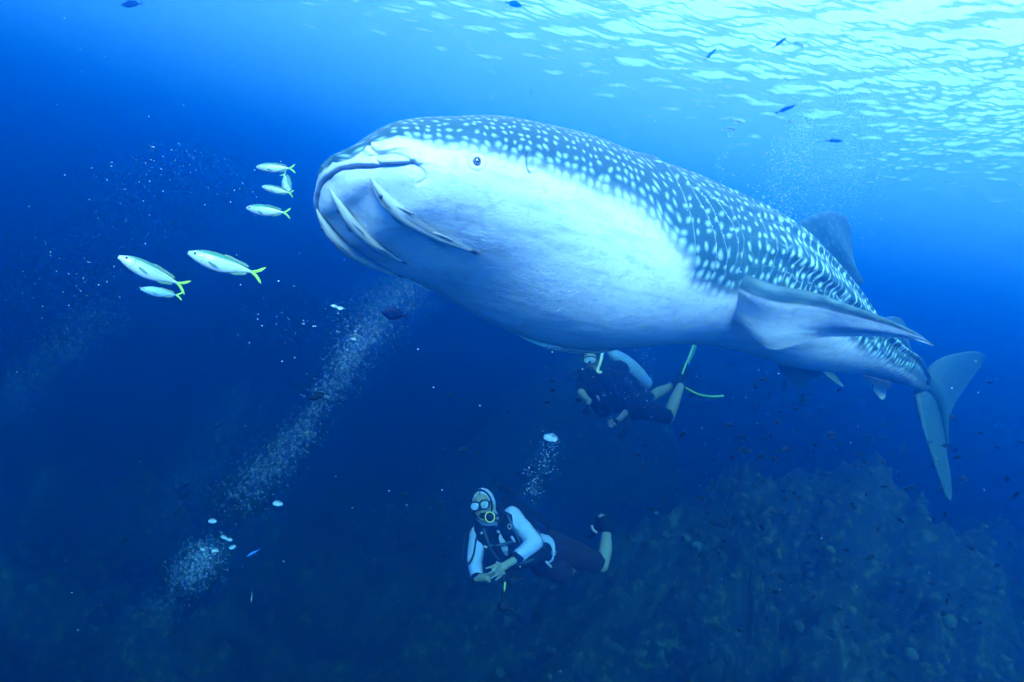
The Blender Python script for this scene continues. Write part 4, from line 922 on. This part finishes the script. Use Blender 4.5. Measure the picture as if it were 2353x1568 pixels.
stream('bubbles climbing from the near diver regulator', [(1212,1140,4.7,22),(1240,1095,4.7,40),(1258,1050,4.7,34),(1264,1015,4.7,30)], 420, .0012, .0055)
stream('bubbles in front of the far diver chest', [(1400,870,5.6,60),(1440,910,5.6,90),(1470,860,5.6,90),(1500,815,5.6,50)], 300, .0015, .0065)
stream('bubble haze drifting up behind the shark jaw', [(770,900,6.0,60),(840,760,6.0,80),(900,690,6.0,80),(960,640,6.2,60)], 5200, .0010, .0034)
stream('long bubble stream slanting from lower left towards the shark jaw', [(520,1170,5.2,70),(600,1090,5.2,60),(690,1000,5.2,48),(740,920,5.2,40),(800,820,5.3,44),(880,730,5.6,50)], 4400, .0010, .0040)
stream('dense bubble puff low at left', [(420,1340,4.8,50),(450,1300,4.8,55),(490,1260,4.8,50)], 2600, .0009, .0034)
stream('faint bubble puff at the lower left edge of the diver bubbles', [(330,1400,5.2,60),(400,1390,5.2,50)], 450, .0010, .0028)
stream('loose bubbles around the two pairs of scads', [(120,660,3.2,120),(280,520,3.2,160),(370,340,3.2,40),(560,430,3.2,120)], 260, .0010, .0035)
stream('scattered bubbles between scads and shark chin', [(600,760,4.0,120),(780,720,4.0,40),(820,790,4.0,40)], 130, .0012, .006)
stream('broad veil of fine bubbles slanting across the far left', [(-20,960,6.5,60),(70,870,6.5,70),(160,790,6.5,70),(260,700,6.5,80)], 2600, .0011, .0034)  # fine bubbles added to stand in for a shaft of light
stream('veil of fine bubbles slanting beneath the scads', [(330,1260,6.5,70),(420,1130,6.5,80),(510,1000,6.5,70),(560,900,6.5,60)], 2300, .0010, .0030)  # another light shaft, shaped from added bubbles
stream('faint wisp of bubbles near the lower left edge', [(30,1330,6.5,40),(60,1200,6.5,50),(110,1060,6.5,40)], 900, .0010, .0028)  # bubbles put in as a faint slanting beam of light
# bubbles big enough to tell apart
bigb = [(1265,1007,17,4.7,'large shining bubble dome topping the near diver bubbles'),(1680,298,9,4.8,'left one of two large bubbles above the shark back'),(1693,281,10,4.8,'right one of two large bubbles above the shark back'),
 (1834,105,13,5.2,'large bubble beside the slim fish under the surface'),(1806,184,8,5.2,'single bubble halfway between surface and shark fin'),(1795,322,9,5.2,'brightest bubble in the upper right stream'),
 (1818,283,7,5.2,'left small bubble above the bright bubble of the upper right stream'),(1857,243,7,5.2,'highest bubble beside the slim blue-grey fish'),(1851,272,6,5.2,'small bubble over the wide bubble cloud'),
 (488,1198,9,4.6,'top bubble of the lower left cluster, on its own'),(514,1235,7,4.6,'left bubble of the close pair in the lower left cluster'),(527,1241,7,4.6,'right bubble of the close pair in the lower left cluster'),
 (534,1258,7,4.6,'rightmost bubble of the lower left cluster'),(494,1266,8,4.6,'bottom bubble of the lower left cluster'),(466,1263,6,4.6,'bottom left bubble of the lower left cluster'),(638,1158,11,5.0,'dull large bubble right of the slanting bubble stream'),
 (768,705,8,4.2,'left bubble of the pair above the dark surgeonfish level'),(782,709,7,4.2,'right bubble of the pair above the dark surgeonfish level'),(813,780,6,4.4,'bright lone bubble left of the surgeonfish'),
 (1130,549,0,0,'')]
VV, FF = _ICO[3]
base = None
for x, y, s, Z, lab in bigb:
    if not s: continue
    if base is None:
        D = VV.copy(); low = D[:, 2] < 0; D[low, 2] *= .30; D[~low, 2] *= .62; D += .09 * np.array([mn.noise(Vector(v) * 2.0) for v in VV])[:, None] * VV; base = mk('air_bubble', D, FF, SHELL); o = base
    else: o = base.copy(); COL.objects.link(o)
    rr = s / FPX * Z; o.location = Vector(at(x, y, Z)); o.scale = (rr, rr, rr)
    o.rotation_euler = (0, R.uniform(-.3, .3), R.uniform(0, 6)); tag(o, lab, 'bubble', 'large air bubbles')
# drifting specks in the water
ge_ = []; fe = []
for k in range(360):
    Z = NR.uniform(1.0, 5.0); x = NR.uniform(0, 2353); y = NR.uniform(0, 1568)
    if 700 < x < 2200 and 280 < y < 900 and Z > 1.7: Z = NR.uniform(.9, 1.7)
    rr = NR.uniform(.25, .85) ** 2 * Z * .0013
    ge_.append(_ICO[1][0] * rr * np.array([1.4, 1, .8]) + at(x, y, Z)); fe.append(np.array(_ICO[1][1]) + k * 12)
tag(mk('marine_snow', np.concatenate(ge_), np.concatenate(fe), simple('speck', (.55, .65, .62), .8, .1, 30, 0)), 'pale specks drifting through the water', 'specks', kind='stuff')
